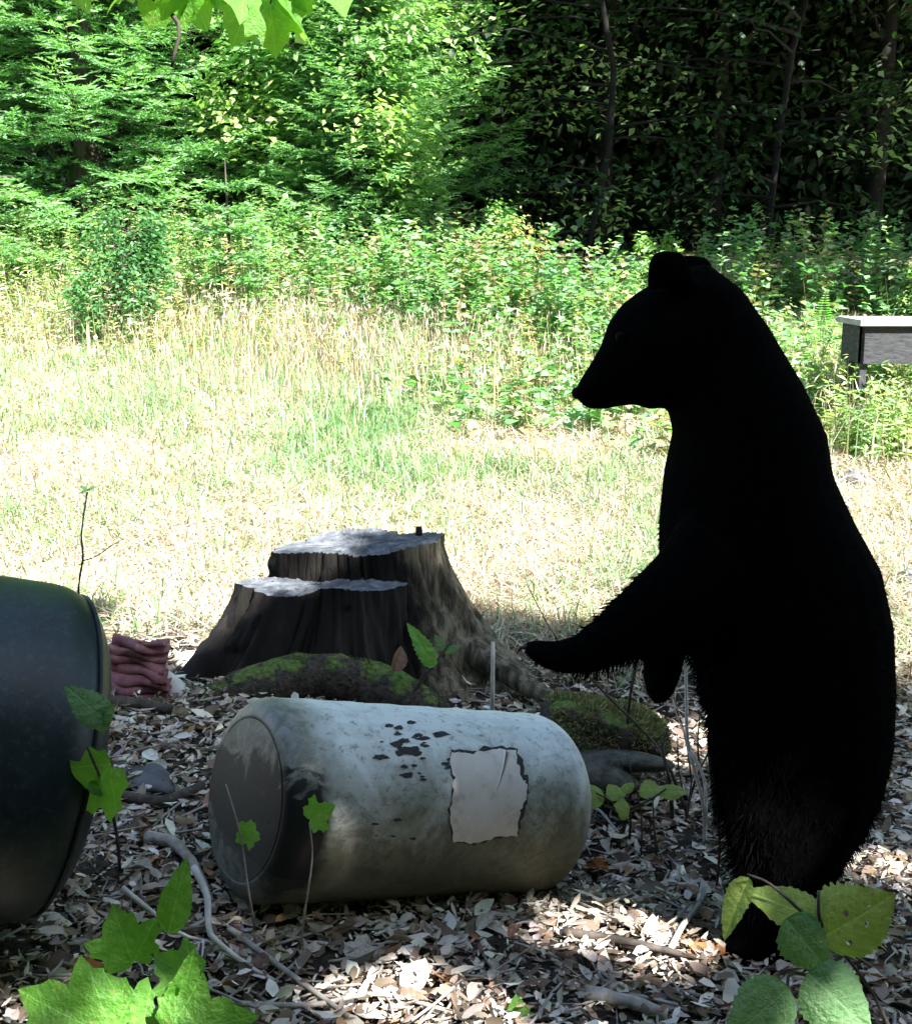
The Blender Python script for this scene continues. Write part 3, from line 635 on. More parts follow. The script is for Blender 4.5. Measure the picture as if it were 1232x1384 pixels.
def stump_side():
    m, t, b, o = new_mat('stump_flank_dark_and_bark'); v = stretch(t, 2.2, 2.2, .22); n = noise(t, 16, 7, vec=v); n2 = noise(t, 5, 4)
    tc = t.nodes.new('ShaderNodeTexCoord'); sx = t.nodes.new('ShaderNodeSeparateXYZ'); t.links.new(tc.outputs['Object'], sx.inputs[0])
    bark = ramp(t, n, [(.30, (.02, .016, .011)), (.45, (.09, .075, .05)), (.60, (.24, .21, .15)), (.80, (.12, .125, .055))]); dark_wood = ramp(t, n, [(.3, (.003, .0028, .0026)), (.75, (.024, .02, .017))])
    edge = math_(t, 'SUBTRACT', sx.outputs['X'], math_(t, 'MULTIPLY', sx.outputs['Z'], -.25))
    f = math_(t, 'ADD', math_(t, 'MULTIPLY', math_(t, 'SUBTRACT', edge, .24), 12), math_(t, 'MULTIPLY', math_(t, 'SUBTRACT', n2, .5), 3), clamp=True)  # dark wood at the front, lighter bark towards the bear's side
    t.links.new(mixc(t, f, dark_wood, bark), b.inputs['Base Color']); sinp(b, Roughness=.9, Specular_IOR_Level=.2); bump(t, b, n, 1.0, .03); return m
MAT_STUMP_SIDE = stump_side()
def stump():
    c = P(490, 930, 4.2); cx, cy = c[0], c[1]; z0 = float(tz(cx, cy)); loc = np.array([cx, cy, z0])
    root = thing('tree_stump', 'old dark stump with a stepped cut top and flaring roots', 'stump', loc)
    n = 240; nz = 26; rr = np.random.default_rng(5)
    def solid(name, top, zt, base, zb, pw, mat, ridg, capmat, capname, tilt=(0, 0), part=None, capjit=.003):
        """top/base: control outlines as list of (angle deg, radius) about a centre"""
        A = np.linspace(0, 360, n, endpoint=False)
        def rad(lst): a = [p[0] for p in lst] + [lst[0][0] + 360]; r = [p[1] for p in lst] + [lst[0][1]]; return np.interp(A, a, r)
        sm = lambda r: np.convolve(np.concatenate([r[-1:], r, r[:1]]), [.2, .6, .2], 'valid') * (1 + rr.normal(0, .004, n))
        rt, rb = sm(rad(top[1])) * .945, sm(rad(base[1])) * .945; tc_, bc = np.array(top[0]), np.array(base[0]); ph = rr.uniform(0, 6.28, 4); V = []
        gro = np.zeros((nz + 1, n)); hz = np.linspace(0, 1, nz + 1)[:, None]
        for _ in range(64):                                   # drying cracks and lifted bark plates
            a0, wd, dp, h0, hl = rr.uniform(0, 360), rr.uniform(1.0, 3.2), rr.uniform(.006, .028), rr.uniform(0, 1.1), rr.uniform(.15, .7)
            da = (A[None] + 6 * rr.normal() * (hz - .5) - a0 + 180) % 360 - 180; gro -= dp * np.exp(-(da / wd) ** 2) * np.clip(1.3 - np.abs(hz - h0) / hl, 0, 1)
        for _ in range(26):
            a0, wd, h0, hl = rr.uniform(0, 360), rr.uniform(3, 9), rr.uniform(0, 1), rr.uniform(.1, .4)
            da = (A[None] - a0 + 180) % 360 - 180; gro += rr.uniform(.004, .014) * (np.abs(da) < wd) * (np.abs(hz - h0) < hl)
        for i in range(nz + 1):
            t = i / nz; k = (1 - t) ** pw
            ctr = tc_ + (bc - tc_) * k
            g = 1 + ridg * (np.sin(np.radians(A) * 17 + ph[0]) * .4 + np.sin(np.radians(A) * 29 + ph[1] + t * 2) * .35 + np.sin(np.radians(A) * 47 + ph[2]) * .3) * (.4 + .6 * (1 - t))
            r = (rt + (rb - rt) * k) * g * (1 + rr.normal(0, .004, n)) + gro[i]
            X, Y = ctr[0] + r * np.cos(np.radians(A)), ctr[1] + r * np.sin(np.radians(A))
            zz = zb + (zt + tilt[0] * (X - tc_[0]) + tilt[1] * (Y - tc_[1]) - zb) * t
            if i == nz: zz = zz + capjit * 4 * np.sin(np.radians(A) * 3 + ph[3]) + capjit * rr.normal(0, .5, n)
            V.append(np.stack([X, Y, zz], -1))
        ringtop = V[-1]; V = np.concatenate(V)
        F = [(i * n + j, i * n + (j + 1) % n, (i + 1) * n + (j + 1) % n, (i + 1) * n + j) for i in range(nz) for j in range(n)]
        o = mesh_np(name, V, F, mat, root, smooth=True)
        cc = ringtop.mean(0); W_ = []; m = 8
        for i in range(m, 0, -1):
            q = cc + (ringtop - cc) * (i / m); 
            if i < m: q[:, 2] = cc[2] + (ringtop[:, 2] - cc[2]) * (i / m) * .8 + rr.normal(0, .002, n) - .004
            W_.append(q)
        W_.append(cc[None] - [0, 0, .01]); W_ = np.concatenate(W_)
        Fc = [(i * n + j, i * n + (j + 1) % n, (i + 1) * n + (j + 1) % n, (i + 1) * n + j) for i in range(m - 1) for j in range(n)] + [((m - 1) * n + j, (m - 1) * n + (j + 1) % n, m * n) for j in range(n)]
        mesh_np(capname, W_, Fc, capmat, o, smooth=True); return o
    K = .945
    H1 = P(490, 738, 4.2)[2] - z0; H2 = P(430, 796, 3.98)[2] - z0
    # rear, higher tier; its flank runs down into the long root on the bear's side
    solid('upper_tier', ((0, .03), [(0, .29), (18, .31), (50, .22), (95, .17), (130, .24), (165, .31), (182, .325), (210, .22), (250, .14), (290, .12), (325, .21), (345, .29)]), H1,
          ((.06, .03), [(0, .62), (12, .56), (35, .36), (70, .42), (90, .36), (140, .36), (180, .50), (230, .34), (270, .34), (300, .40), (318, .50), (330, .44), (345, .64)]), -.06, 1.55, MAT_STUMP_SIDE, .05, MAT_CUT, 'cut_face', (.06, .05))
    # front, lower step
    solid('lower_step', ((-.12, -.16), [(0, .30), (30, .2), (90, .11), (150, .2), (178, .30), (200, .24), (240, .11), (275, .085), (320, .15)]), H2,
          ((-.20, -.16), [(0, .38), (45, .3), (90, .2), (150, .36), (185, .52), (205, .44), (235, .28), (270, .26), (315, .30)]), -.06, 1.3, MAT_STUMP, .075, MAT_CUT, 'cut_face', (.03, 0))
    # roots
    def rt(pts, r0, r1, mat=MAT_STUMP_BARK):
        W_ = bez([np.array(q) - loc for q in pts], 16); MB().tube(W_, np.linspace(r0, r1, 16), 10, .10).build('root', mat, root)
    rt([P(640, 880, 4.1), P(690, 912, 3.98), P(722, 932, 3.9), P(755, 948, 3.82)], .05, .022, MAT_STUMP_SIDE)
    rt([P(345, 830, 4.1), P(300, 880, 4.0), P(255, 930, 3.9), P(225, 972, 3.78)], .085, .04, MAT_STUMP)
    mb = MB(); mb.tube([P(566, 712, 4.35) - loc, P(566, 735, 4.35) - loc], [.012, .02], 6, .2); mb.build('splinter', MAT_STUMP, root)
stump()

# ------------------------------------------------------------------ moss
def moss_mat():
    m, t, b, o = new_mat('mossy_wood'); ge = t.nodes.new('ShaderNodeNewGeometry'); sx = t.nodes.new('ShaderNodeSeparateXYZ'); t.links.new(ge.outputs['Normal'], sx.inputs[0])
    n = noise(t, 12, 6); n2 = noise(t, 60, 4)
    f = ramp(t, math_(t, 'ADD', sx.outputs['Z'], math_(t, 'MULTIPLY', math_(t, 'SUBTRACT', n, .5), 3.2)), [(.72, (0, 0, 0)), (.95, (1, 1, 1))])
    wood = ramp(t, n2, [(.3, (.02, .017, .014)), (.7, (.10, .085, .07))]); ms = ramp(t, n2, [(.3, (.035, .06, .015)), (.7, (.16, .22, .06))])
    t.links.new(mixc(t, f, wood, ms), b.inputs['Base Color']); sinp(b, Roughness=.95, Specular_IOR_Level=.1); bump(t, b, n2, 1, .01); return m
MAT_MOSS = moss_mat()
def tufts(o, parent, dens_n, L=.014, upmin=.25, thr=-.3, cols=((.07, .12, .03), (.14, .20, .05), (.22, .26, .08), (.20, .16, .08))):
    me = o.data; me.calc_loop_triangles(); V = np.array([v.co[:] for v in me.vertices]); T = np.array([t.vertices[:] for t in me.loop_triangles])
    a, b, c = V[T[:, 0]], V[T[:, 1]], V[T[:, 2]]; nn = np.cross(b - a, c - a); ar = np.linalg.norm(nn, axis=1); nn = nrm(nn)
    wgt = ar * (nn[:, 2] > upmin); i = R_.choice(len(T), dens_n, p=wgt / wgt.sum()); u = R_.uniform(0, 1, (dens_n, 2)); u = np.where(u.sum(1, keepdims=True) > 1, 1 - u, u)
    p = a[i] + (b - a)[i] * u[:, :1] + (c - a)[i] * u[:, 1:]; k = vnoise(p[:, 0] * 14, p[:, 1] * 14, 6) > thr; p = p[k]; n = nn[i][k]; N = len(p)
    v, f = diamonds(p - n * .002, n + R_.normal(0, .55, (N, 3)), R_.normal(0, 1, (N, 3)), R_.uniform(.6, 1.4, N) * L, R_.uniform(.2, .4, N) * L)
    q = mesh_np('moss', v, f, MAT_LITTER, parent, col=np.repeat(pick(list(cols), R_.integers(0, len(cols), N)), 4, 0)); q['kind'] = 'stuff'; return q
def mossy():
    pts = bez([P(262, 985, 3.75), P(300, 950, 3.78), P(365, 925, 3.82), P(430, 916, 3.86), P(500, 928, 3.86), P(560, 950, 3.8), P(590, 975, 3.75)], 26)
    b = pts.mean(0); mb = MB().tube(pts - b, .062 + .018 * np.sin(np.linspace(0, math.pi, 26)), 12, .12)
    o = mb.build('mossy_root', MAT_MOSS); o.location = b; tag(o, 'arched moss-covered root lying between stump and pale barrel', 'root'); tufts(o, o, 4200, .011, .35, .75, ((.05, .075, .02), (.09, .12, .035), (.14, .15, .05)))
    c = P(812, 985, 3.45); V, F = rock_geo(31, 16, (.20, .15, .085), .12, .12)
    V[:, 2] += -.10 * V[:, 0]
    o = mesh_np('mossy_hummock', V, F, MAT_MOSS, smooth=True); o.location = (c[0], c[1], c[2] - .01); tag(o, 'rounded hummock of green moss behind the closed end of the barrel', 'moss'); tufts(o, o, 7500, .016, -.2, -.6, ((.10, .13, .04), (.20, .23, .08), (.30, .30, .13), (.26, .20, .12)))
    c = P(825, 1035, 3.28); o = MB(); V, F = rock_geo(41, 14, (.13, .08, .038), .34, .1); o = mesh_np('flat_rock', V, F, noisy('dark_rock', [(.3, (.02, .02, .017)), (.7, (.11, .11, .09))], 25, .9, .9, .02), smooth=True)  # dark mottled rock tone
    o.location = c; tag(o, 'flat dark rock under the front edge of the moss hummock', 'rock')
mossy()

# ------------------------------------------------------------------ barrels
def lathe(prof, n=72):
    V = [(x, r * math.cos(2 * math.pi * j / n), r * math.sin(2 * math.pi * j / n)) for x, r in prof for j in range(n)]
    F = [(i * n + j, i * n + (j + 1) % n, (i + 1) * n + (j + 1) % n, (i + 1) * n + j) for i in range(len(prof) - 1) for j in range(n)]
    return V, F
def fillet(x0, r0, rad, sgn, k=9):
    return [(x0 - sgn * rad + sgn * rad * math.sin(a), r0 - rad + rad * math.cos(a)) for a in np.linspace(0, math.pi / 2, k)]
def axis_matrix(a, b):
    x = nrm(b - a); up = np.array([0, 0, 1.]); y = nrm(np.cross(up, x)); z = np.cross(x, y); c = (a + b) / 2
    return Matrix(((x[0], y[0], z[0], c[0]), (x[1], y[1], z[1], c[1]), (x[2], y[2], z[2], c[2]), (0, 0, 0, 1)))
def barrel_mat():
    m, t, b, o = new_mat('dirty_white_plastic'); n1 = noise(t, 5, 8, .7, dist=.6); n2 = noise(t, 45, 6, .75); n3 = noise(t, 9, 6, .65, dist=1.2)
    v = stretch(t, .25, 3, 3); n4 = noise(t, 9, 6, .7, vec=v)
    ge = t.nodes.new('ShaderNodeTexCoord'); sx = t.nodes.new('ShaderNodeSeparateXYZ'); t.links.new(ge.outputs['Object'], sx.inputs[0])
    base = ramp(t, n4, [(.3, (.58, .62, .63)), (.7, (.76, .79, .79))])
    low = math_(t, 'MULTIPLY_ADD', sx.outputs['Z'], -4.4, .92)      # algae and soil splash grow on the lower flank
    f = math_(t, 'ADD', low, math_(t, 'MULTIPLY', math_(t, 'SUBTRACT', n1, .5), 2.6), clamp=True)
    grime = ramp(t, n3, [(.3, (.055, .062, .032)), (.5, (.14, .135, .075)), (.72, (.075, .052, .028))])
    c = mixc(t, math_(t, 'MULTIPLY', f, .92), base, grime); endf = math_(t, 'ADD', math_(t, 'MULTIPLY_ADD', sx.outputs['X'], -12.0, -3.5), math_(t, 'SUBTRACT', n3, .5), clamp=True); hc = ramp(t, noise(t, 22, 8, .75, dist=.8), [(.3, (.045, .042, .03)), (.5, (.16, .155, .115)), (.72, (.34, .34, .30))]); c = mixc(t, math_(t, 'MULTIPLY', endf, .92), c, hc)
    c = mixc(t, math_(t, 'MULTIPLY', ramp(t, noise(t, 11, 9, .75, dist=2.0), [(.52, (0, 0, 0)), (.60, (1, 1, 1))]), math_(t, 'MULTIPLY_ADD', f, .55, .10)), c, (.10, .088, .05))
    sp = ramp(t, n2, [(.55, (0, 0, 0)), (.66, (1, 1, 1))]); c = mixc(t, math_(t, 'MULTIPLY', sp, .7), c, (.10, .09, .06))
    dz = math_(t, 'ABSOLUTE', math_(t, 'ADD', math_(t, 'ADD', sx.outputs['Z'], .025), math_(t, 'MULTIPLY', math_(t, 'SUBTRACT', n3, .5), .34)))
    stn = math_(t, 'MULTIPLY', math_(t, 'MULTIPLY_ADD', dz, -36.0, 4.4, clamp=True), math_(t, 'MULTIPLY_ADD', endf, 3.0, -1.0, clamp=True)); c = mixc(t, stn, c, (.006, .006, .006))
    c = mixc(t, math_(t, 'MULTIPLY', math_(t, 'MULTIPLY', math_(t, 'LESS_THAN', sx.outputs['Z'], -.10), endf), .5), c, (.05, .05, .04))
    t.links.new(c, b.inputs['Base Color']); sinp(b, Roughness=.5, Specular_IOR_Level=.4); bump(t, b, n2, .25, .004); return m
def white_barrel():
    Rb = .222; a, b = P(336, 1080, 2.55), P(733, 1085, 2.98); L = np.linalg.norm(b - a) + .02
    M = axis_matrix(a, b); root = thing('plastic_barrel', 'dirty white plastic barrel lying on its side with a black-stained end', 'barrel'); root.matrix_world = M
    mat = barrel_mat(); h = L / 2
    prof = fillet(-h, Rb, .05, -1)[::-1] + [(x, Rb + .0012 * math.sin(x * 60)) for x in np.linspace(-h + .065, h - .09, 20)] + fillet(h, Rb, .075, 1)
    prof += [(h + .004, .10), (h + .004, .0005)]
    V, F = lathe(prof); sh = mesh_np('shell', V, F, mat, root, smooth=True); md = sh.modifiers.new('wall', 'SOLIDIFY'); md.thickness = .006; md.offset = -1; sh.data.materials.append(noisy('shade_barrel_inside', [(.3, (.012, .010, .008)), (.7, (.07, .06, .045))], 12, .7, .3, .004)); md.material_offset = 1; md.material_offset_rim = 1  # inner wall darkened in colour to stand for shade inside the barrel
    # closed head; its black patch is only colour
    n, rings = 130, 34; re = Rb - .049; V = []; F = []; rr = np.random.default_rng(3)
    for i in range(rings + 1):
        for j in range(n): a_ = 2 * math.pi * j / n; r = re * i / rings + (0 if i in (0, rings) else rr.normal(0, .0012)); V.append((-h - .0005 - .006 * math.cos(i / rings * 1.5), r * math.cos(a_), r * math.sin(a_)))
    for i in range(rings):
        for j in range(n):
            r = re * (i + .5) / rings; a_ = 2 * math.pi * (j + .5) / n
            F.append((i * n + j, i * n + (j + 1) % n, (i + 1) * n + (j + 1) % n, (i + 1) * n + j))
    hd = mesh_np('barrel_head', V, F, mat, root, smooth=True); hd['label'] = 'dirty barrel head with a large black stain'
    # paper remnant and scuffs follow the curved side
    Mi = np.array(M.inverted())
    def hit(px, py):
        o = Mi @ np.array([0, 0, CAM_H, 1]); d = Mi[:3, :3] @ ray(px, py); o = o[:3]
        A = d[1] ** 2 + d[2] ** 2; B = o[1] * d[1] + o[2] * d[2]; Cc = o[1] ** 2 + o[2] ** 2 - Rb ** 2; t = (-B - math.sqrt(max(0, B * B - A * Cc))) / A; q = o + d * t
        return q[0], math.atan2(q[2], q[1])
    def decal(name, poly, mat, off, nn=14, parent=root):
        st = np.array([hit(*p) for p in poly]); st[:, 1] = np.where(st[:, 1] > 1.5, st[:, 1] - 2 * math.pi, st[:, 1]); c = st.mean(0); m = len(st); V = []
        ks = np.linspace(1, 0, nn)
        for k in ks[:-1]:
            for s_, th in c + (st - c) * k: V.append((s_, (Rb + off) * math.cos(th), (Rb + off) * math.sin(th)))
        V.append((c[0], (Rb + off) * math.cos(c[1]), (Rb + off) * math.sin(c[1])))
        F = [(i * m + j, i * m + (j + 1) % m, (i + 1) * m + (j + 1) % m, (i + 1) * m + j) for i in range(nn - 2) for j in range(m)] + [((nn - 2) * m + j, (nn - 2) * m + (j + 1) % m, (nn - 1) * m) for j in range(m)]
        return mesh_np(name, V, F, mat, parent, smooth=True)
    def dense(poly, k=6, jit=1.2):
        q = []; r = random.Random(2)
        for i in range(len(poly)):
            p0, p1 = poly[i], poly[(i + 1) % len(poly)]
            for j in range(k): f = j / k; q.append((p0[0] + (p1[0] - p0[0]) * f + r.gauss(0, jit), p0[1] + (p1[1] - p0[1]) * f + r.gauss(0, jit)))
        return q
    pap = noisy('torn_paper_label', [(.25, (.42, .33, .28)), (.42, (.72, .64, .60)), (.8, (.82, .78, .76))], 26, .85, .4, .003)
    dkm = noisy('black_scuff', [(.3, (.02, .022, .025)), (.7, (.05, .05, .048))], 60, .8, .3, .002)
    outline = [(607, 1018), (640, 1020), (672, 1012), (695, 1016), (703, 1045), (712, 1062), (708, 1085), (700, 1105), (697, 1128), (672, 1130), (640, 1140), (612, 1138), (607, 1100), (612, 1060)]
    decal('label_dark_edge', dense([(x + (5 if x > 660 else -1), y + (0 if y > 1100 else -4)) for x, y in outline], 5, 1.5), dkm, .0012)['label'] = 'dark torn rim around the paper label'  # dark outline strip along the torn label
    decal('paper_label', dense(outline), pap, .0026)['label'] = 'torn whitish paper label with brown specks'
    rs = random.Random(9)
    for k in range(46):
        if k < 30: cx_, cy_, sz = rs.gauss(551, 17), rs.gauss(1006, 14), rs.uniform(2, 8)
        elif k < 36: cx_, cy_, sz = rs.gauss(602, 3), rs.gauss(1032, 7), rs.uniform(1.5, 4)
        elif k < 40: cx_, cy_, sz = rs.gauss(568, 2), rs.gauss(1058, 14), rs.uniform(1.5, 3)
        else: cx_, cy_, sz = rs.gauss(545, 30), rs.gauss(1126, 8), rs.uniform(1.5, 4)
        q = [(cx_ + sz * rs.uniform(.5, 1.2) * 1.6 * math.cos(t_), cy_ + sz * rs.uniform(.4, 1.1) * .7 * math.sin(t_)) for t_ in np.linspace(0, 6.283, 14)[:-1]]
        decal('scuff_mark', q, dkm, .0008 + .00002 * k, 4)
    mb = MB(); V, F = lathe([(h + .004, .0), (h + .02, .0), (h + .02, .024), (h + .004, .026)], 20); V = [(x, y + .12, z + .05) for x, y, z in V]; mb.add(V, F); mb.build('bung_cap', mat, root)
    return a, b
WB = white_barrel()
def dark_barrel():
    Rb = .318; q = P(101, 1018, 2.30); ax = nrm(np.array([.84, .42, -.27])); a = q - ax * .92
    M = axis_matrix(a, q); root = thing('plastic_barrel', 'dark blue-green plastic barrel lying on its side with a pale leaf against it', 'barrel'); root.matrix_world = M; h = .46
    m, t, b, o = new_mat('dark_blue_green_plastic'); n1 = noise(t, 7, 8, .7); n2 = noise(t, 60, 6, .7)
    c = mixc(t, ramp(t, n1, [(.42, (0, 0, 0)), (.62, (1, 1, 1))]), (.003, .008, .011), (.010, .020, .026)); c = mixc(t, ramp(t, n2, [(.52, (0, 0, 0)), (.68, (.7, .7, .7))]), c, (.035, .048, .056))
    t.links.new(c, b.inputs['Base Color']); sinp(b, Roughness=.44, Specular_IOR_Level=.5); bump(t, b, n2, .2, .003)
    prof = [(-h, .001), (-h, Rb - .05)] + fillet(-h, Rb, .05, -1)[::-1] + [(x, Rb + (.008 if -.17 < x < -.13 else 0)) for x in np.linspace(-h + .08, h - .12, 30)] + fillet(h, Rb, .10, 1) + [(h, Rb - .13), (h - .015, Rb - .14), (h - .015, .001)]
    V, F = lathe(prof, 80); mesh_np('shell', V, F, m, root, smooth=True)
    V = []; F = []; tp = [(h - .040 + .004 * math.cos(k * math.pi / 4), Rb - .017 + .005 * math.sin(k * math.pi / 4)) for k in range(9)]; V, F = lathe(tp, 80)
    mesh_np('rim', V, F, noisy('barrel_rim_plastic', [(.3, (.010, .012, .014)), (.7, (.03, .028, .026))], 20, .5, .2, .003), root, smooth=True)
dark_barrel()

# ------------------------------------------------------------------ red ribbed scrap
def red_scrap():
    q = G(190, 948); loc = q; root_loc = np.array([q[0], q[1], float(tz(q[0], q[1]))]); nu, nv = 44, 12; V = []; rr = np.random.default_rng(4)
    s = 1 / px_per_m(q[1])
    for i in range(nu + 1):
        u = i / nu
        for j in range(nv + 1):
            v = j / nv
            x = (-55 + 95 * v * (1 - .25 * u) + 10 * u) * s; z = (.0 + 82 * u * (1 - .10 * v)) * s - .12 * s * 82 * v * (1 - u)
            yy = .10 * u + .020 * math.sin(u * 6.283 * 7.5 + v * 2.6 + .8 * math.sin(v * 5 + u * 4)) * (.4 + v) + .05 * (v - .5) ** 2 + rr.normal(0, .0015)
            yy += .010 * math.sin(v * 9 + u * 7) + .015 * math.sin(v * 4 - u * 11); x += .006 * math.sin(u * 13 + v * 3); z += .003 * math.sin(v * 11 + u * 3)
            V.append((x, yy, z + .010 * math.cos(u * 6.283 * 7.5 + v * 1.8)))
    F = [(i * (nv + 1) + j, i * (nv + 1) + j + 1, (i + 1) * (nv + 1) + j + 1, (i + 1) * (nv + 1) + j) for i in range(nu) for j in range(nv)]
    o = mesh_np('crumpled_scrap', V, F, noisy('faded_red_plastic', [(.3, (.13, .035, .04)), (.6, (.26, .11, .115)), (.8, (.44, .31, .31))], 22, .6, .4, .005), smooth=True)
    md = o.modifiers.new('thick', 'SOLIDIFY'); md.thickness = .003; o.location = root_loc; tag(o, 'crumpled pleated faded-red scrap between dark barrel and stump', 'scrap')
red_scrap()

# ------------------------------------------------------------------ grey stand at the far side
def stand():
    Y = 7.5; p0, p1 = P(1158, 585, Y), P(1250, 585, Y); x0, x1 = p0[0], p1[0] + .12; zt = P(1150, 432, Y)[2]; g = min(float(tz(x0, Y)), float(tz(x1, Y + .4))) - .03
    root = thing('wooden_stand', 'grey weathered box stand with a pale flat top among weeds', 'stand', (x0, Y, g)); H = zt - g; Wd = x1 - x0; D = .42
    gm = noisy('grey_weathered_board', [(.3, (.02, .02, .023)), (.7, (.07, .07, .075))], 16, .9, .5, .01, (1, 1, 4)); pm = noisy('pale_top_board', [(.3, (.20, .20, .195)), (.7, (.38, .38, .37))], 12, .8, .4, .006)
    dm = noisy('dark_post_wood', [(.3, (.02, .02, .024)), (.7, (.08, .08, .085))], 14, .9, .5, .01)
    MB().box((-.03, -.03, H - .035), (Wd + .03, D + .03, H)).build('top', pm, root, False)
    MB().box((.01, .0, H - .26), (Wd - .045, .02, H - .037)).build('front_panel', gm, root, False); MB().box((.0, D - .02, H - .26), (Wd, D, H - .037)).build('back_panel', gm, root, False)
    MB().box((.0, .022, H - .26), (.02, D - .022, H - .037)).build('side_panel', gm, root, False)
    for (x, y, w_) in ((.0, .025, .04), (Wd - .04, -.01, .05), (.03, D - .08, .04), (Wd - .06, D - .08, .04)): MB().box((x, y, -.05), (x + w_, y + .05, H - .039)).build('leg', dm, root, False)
stand()

# ------------------------------------------------------------------ sticks and stalks
def stick(name, pts, r0, r1, mat, label, cat='stick', n=14, wob=.08, group=None, branches=()):
    W_ = bez(pts, n); loc = W_[0].copy(); mb = MB().tube(W_ - loc, np.linspace(r0, r1, n), 7, wob)
    if not branches:
        o = mb.build(name, mat); o.location = loc; return tag(o, label, cat, group)
    root = thing(name, label, cat, loc, group); mb.build('stem', mat, root)
    for bp, br in branches: MB().tube(bez(bp, 8) - loc, np.linspace(br, br * .4, 8), 6, wob).build('side_twig', mat, root)
    return root
def Gz(px, py, lift=.01): q = G(px, py); q[2] = float(tz(q[0], q[1])) + lift; return q
stick('wooden_stake', [Gz(664, 985), P(665, 945, 3.62), P(666, 868, 3.62)], .0075, .006, noisy('pale_stake_wood', [(.3, (.4, .36, .3)), (.7, (.66, .62, .55))], 30, .8, .4, .003), 'short pale weathered stake standing behind the white barrel', 'stake', 8)
stick('log', [P(196, 918, 4.2), P(222, 905, 4.25), P(252, 893, 4.32)], .03, .026, MAT_TWIG_DK, 'short dark log resting against red scrap', 'log')
stick('log', [Gz(150, 962, .03), Gz(190, 965, .03), Gz(232, 972, .03)], .022, .016, MAT_BARK, 'thin dark branch lying below the red scrap', 'log')
stick('fallen_branch', [Gz(160, 1085, .02), Gz(205, 1096, .025), Gz(240, 1092, .03), Gz(275, 1080, .04)], .017, .012, MAT_TWIG_DK, 'dark crooked branch on the litter near the stained barrel end')
stick('fallen_branch', [Gz(200, 1148, .03), Gz(235, 1160, .04), Gz(262, 1185, .03), Gz(285, 1225, .01)], .017, .010, MAT_TWIG, 'thick pale curved branch lying before the stained barrel end', wob=.16)
stick('fallen_branch', [P(262, 1172, 2.42), P(280, 1212, 2.36), P(282, 1255, 2.30), P(296, 1275, 2.28), P(345, 1312, 2.27), P(420, 1350, 2.27), P(515, 1392, 2.27)], .008, .004, noisy('whitish_twig', [(.3, (.5, .46, .43)), (.7, (.75, .71, .68))], 40, .8, .4, .002), 'slender whitish crooked twig with forks above the litter', 'twig', 24, .08, None,
      [([P(165, 1200, 2.35), P(215, 1240, 2.32), P(250, 1265, 2.30), P(296, 1275, 2.28)], .006), ([P(296, 1275, 2.28), P(330, 1300, 2.3), P(395, 1345, 2.32), P(490, 1378, 2.36)], .004), ([P(274, 1272, 2.29), P(268, 1310, 2.2), P(250, 1390, 2.12)], .005)])
stick('fallen_branch', [Gz(310, 1272, .03), Gz(360, 1310, .03), Gz(420, 1355, .03), Gz(470, 1392, .03)], .007, .005, MAT_TWIG, 'straight grey twig slanting across the litter in front of the barrel')
stick('fallen_branch', [Gz(300, 1368, .02), Gz(420, 1374, .025), Gz(510, 1362, .03), Gz(610, 1380, .02)], .006, .004, MAT_TWIG, 'long thin grey twig lying level along the litter')
stick('fallen_branch', [Gz(700, 1170, .03), Gz(760, 1155, .06), Gz(800, 1138, .1), P(835, 1125, 2.9)], .006, .003, MAT_TWIG, 'thin pale twig poking out beside the closed barrel end')
stick('fallen_branch', [Gz(905, 1295, .02), Gz(920, 1270, .03), Gz(945, 1240, .04), Gz(950, 1225, .05)], .008, .005, MAT_TWIG, 'short forked grey twig on the litter near the orange leaf')
stick('fallen_branch', [Gz(790, 1360, .03), Gz(850, 1372, .03), Gz(900, 1384, .02)], .016, .012, MAT_TWIG, 'thick pale stick lying beside the dark glossy leaf')
stick('fallen_branch', [Gz(760, 1270, .02), Gz(850, 1290, .03), Gz(940, 1312, .03)], .011, .007, MAT_TWIG_DK, 'brown stick lying level on the litter toward the orange leaf')
stick('dry_stalk', [Gz(108, 905), P(106, 800, 3.6), P(112, 755, 3.6), P(110, 720, 3.58), P(118, 665, 3.55)], .004, .0025, MAT_TWIG_DK, 'thin dry weed stalk with green tip rising behind the dark barrel', 'weed', 16, .05, None, [([P(112, 758, 3.6), P(130, 752, 3.6), P(150, 738, 3.6), P(168, 728, 3.6)], .0022)])
stick('dry_stalk', [Gz(772, 915), P(755, 870, 3.3), P(735, 835, 3.3), P(712, 790, 3.3)], .0025, .0012, MAT_TWIG_DK, 'fine bent grass stalk rising beside the reaching paw', 'weed', 10, .03)
g_ = 'dead stems in front of the bear'
stick('dead_stem', [Gz(952, 1150), P(950, 1085, 3.0), P(930, 1010, 3.0), P(927, 940, 3.0), P(926, 855, 3.0)], .006, .0035, noisy('bleached_stem', [(.3, (.5, .46, .40)), (.7, (.74, .70, .64))], 40, .8, .4, .002), 'bleached upright stem between the hanging paw and the belly of the bear', 'stem', 16, .1, g_, [([P(932, 1015, 3.0), P(950, 1050, 2.98), P(955, 1110, 2.96)], .006), ([P(928, 1000, 3.0), P(912, 960, 3.02), P(905, 925, 3.02)], .002)])
stick('dead_stem', [Gz(845, 1045), P(850, 950, 3.3), P(864, 880, 3.3)], .005, .0045, MAT_TWIG_DK, 'dark straight stem under the reaching arm of the bear', 'stem', 10, .08, g_)
stick('dead_stem', [P(765, 882, 3.25), P(820, 940, 3.22), P(880, 1000, 3.2), P(905, 1040, 3.15), Gz(930, 1110)], .003, .005, MAT_TWIG_DK, 'thin dark stem slanting over the moss hummock', 'stem', 14, .1, g_)
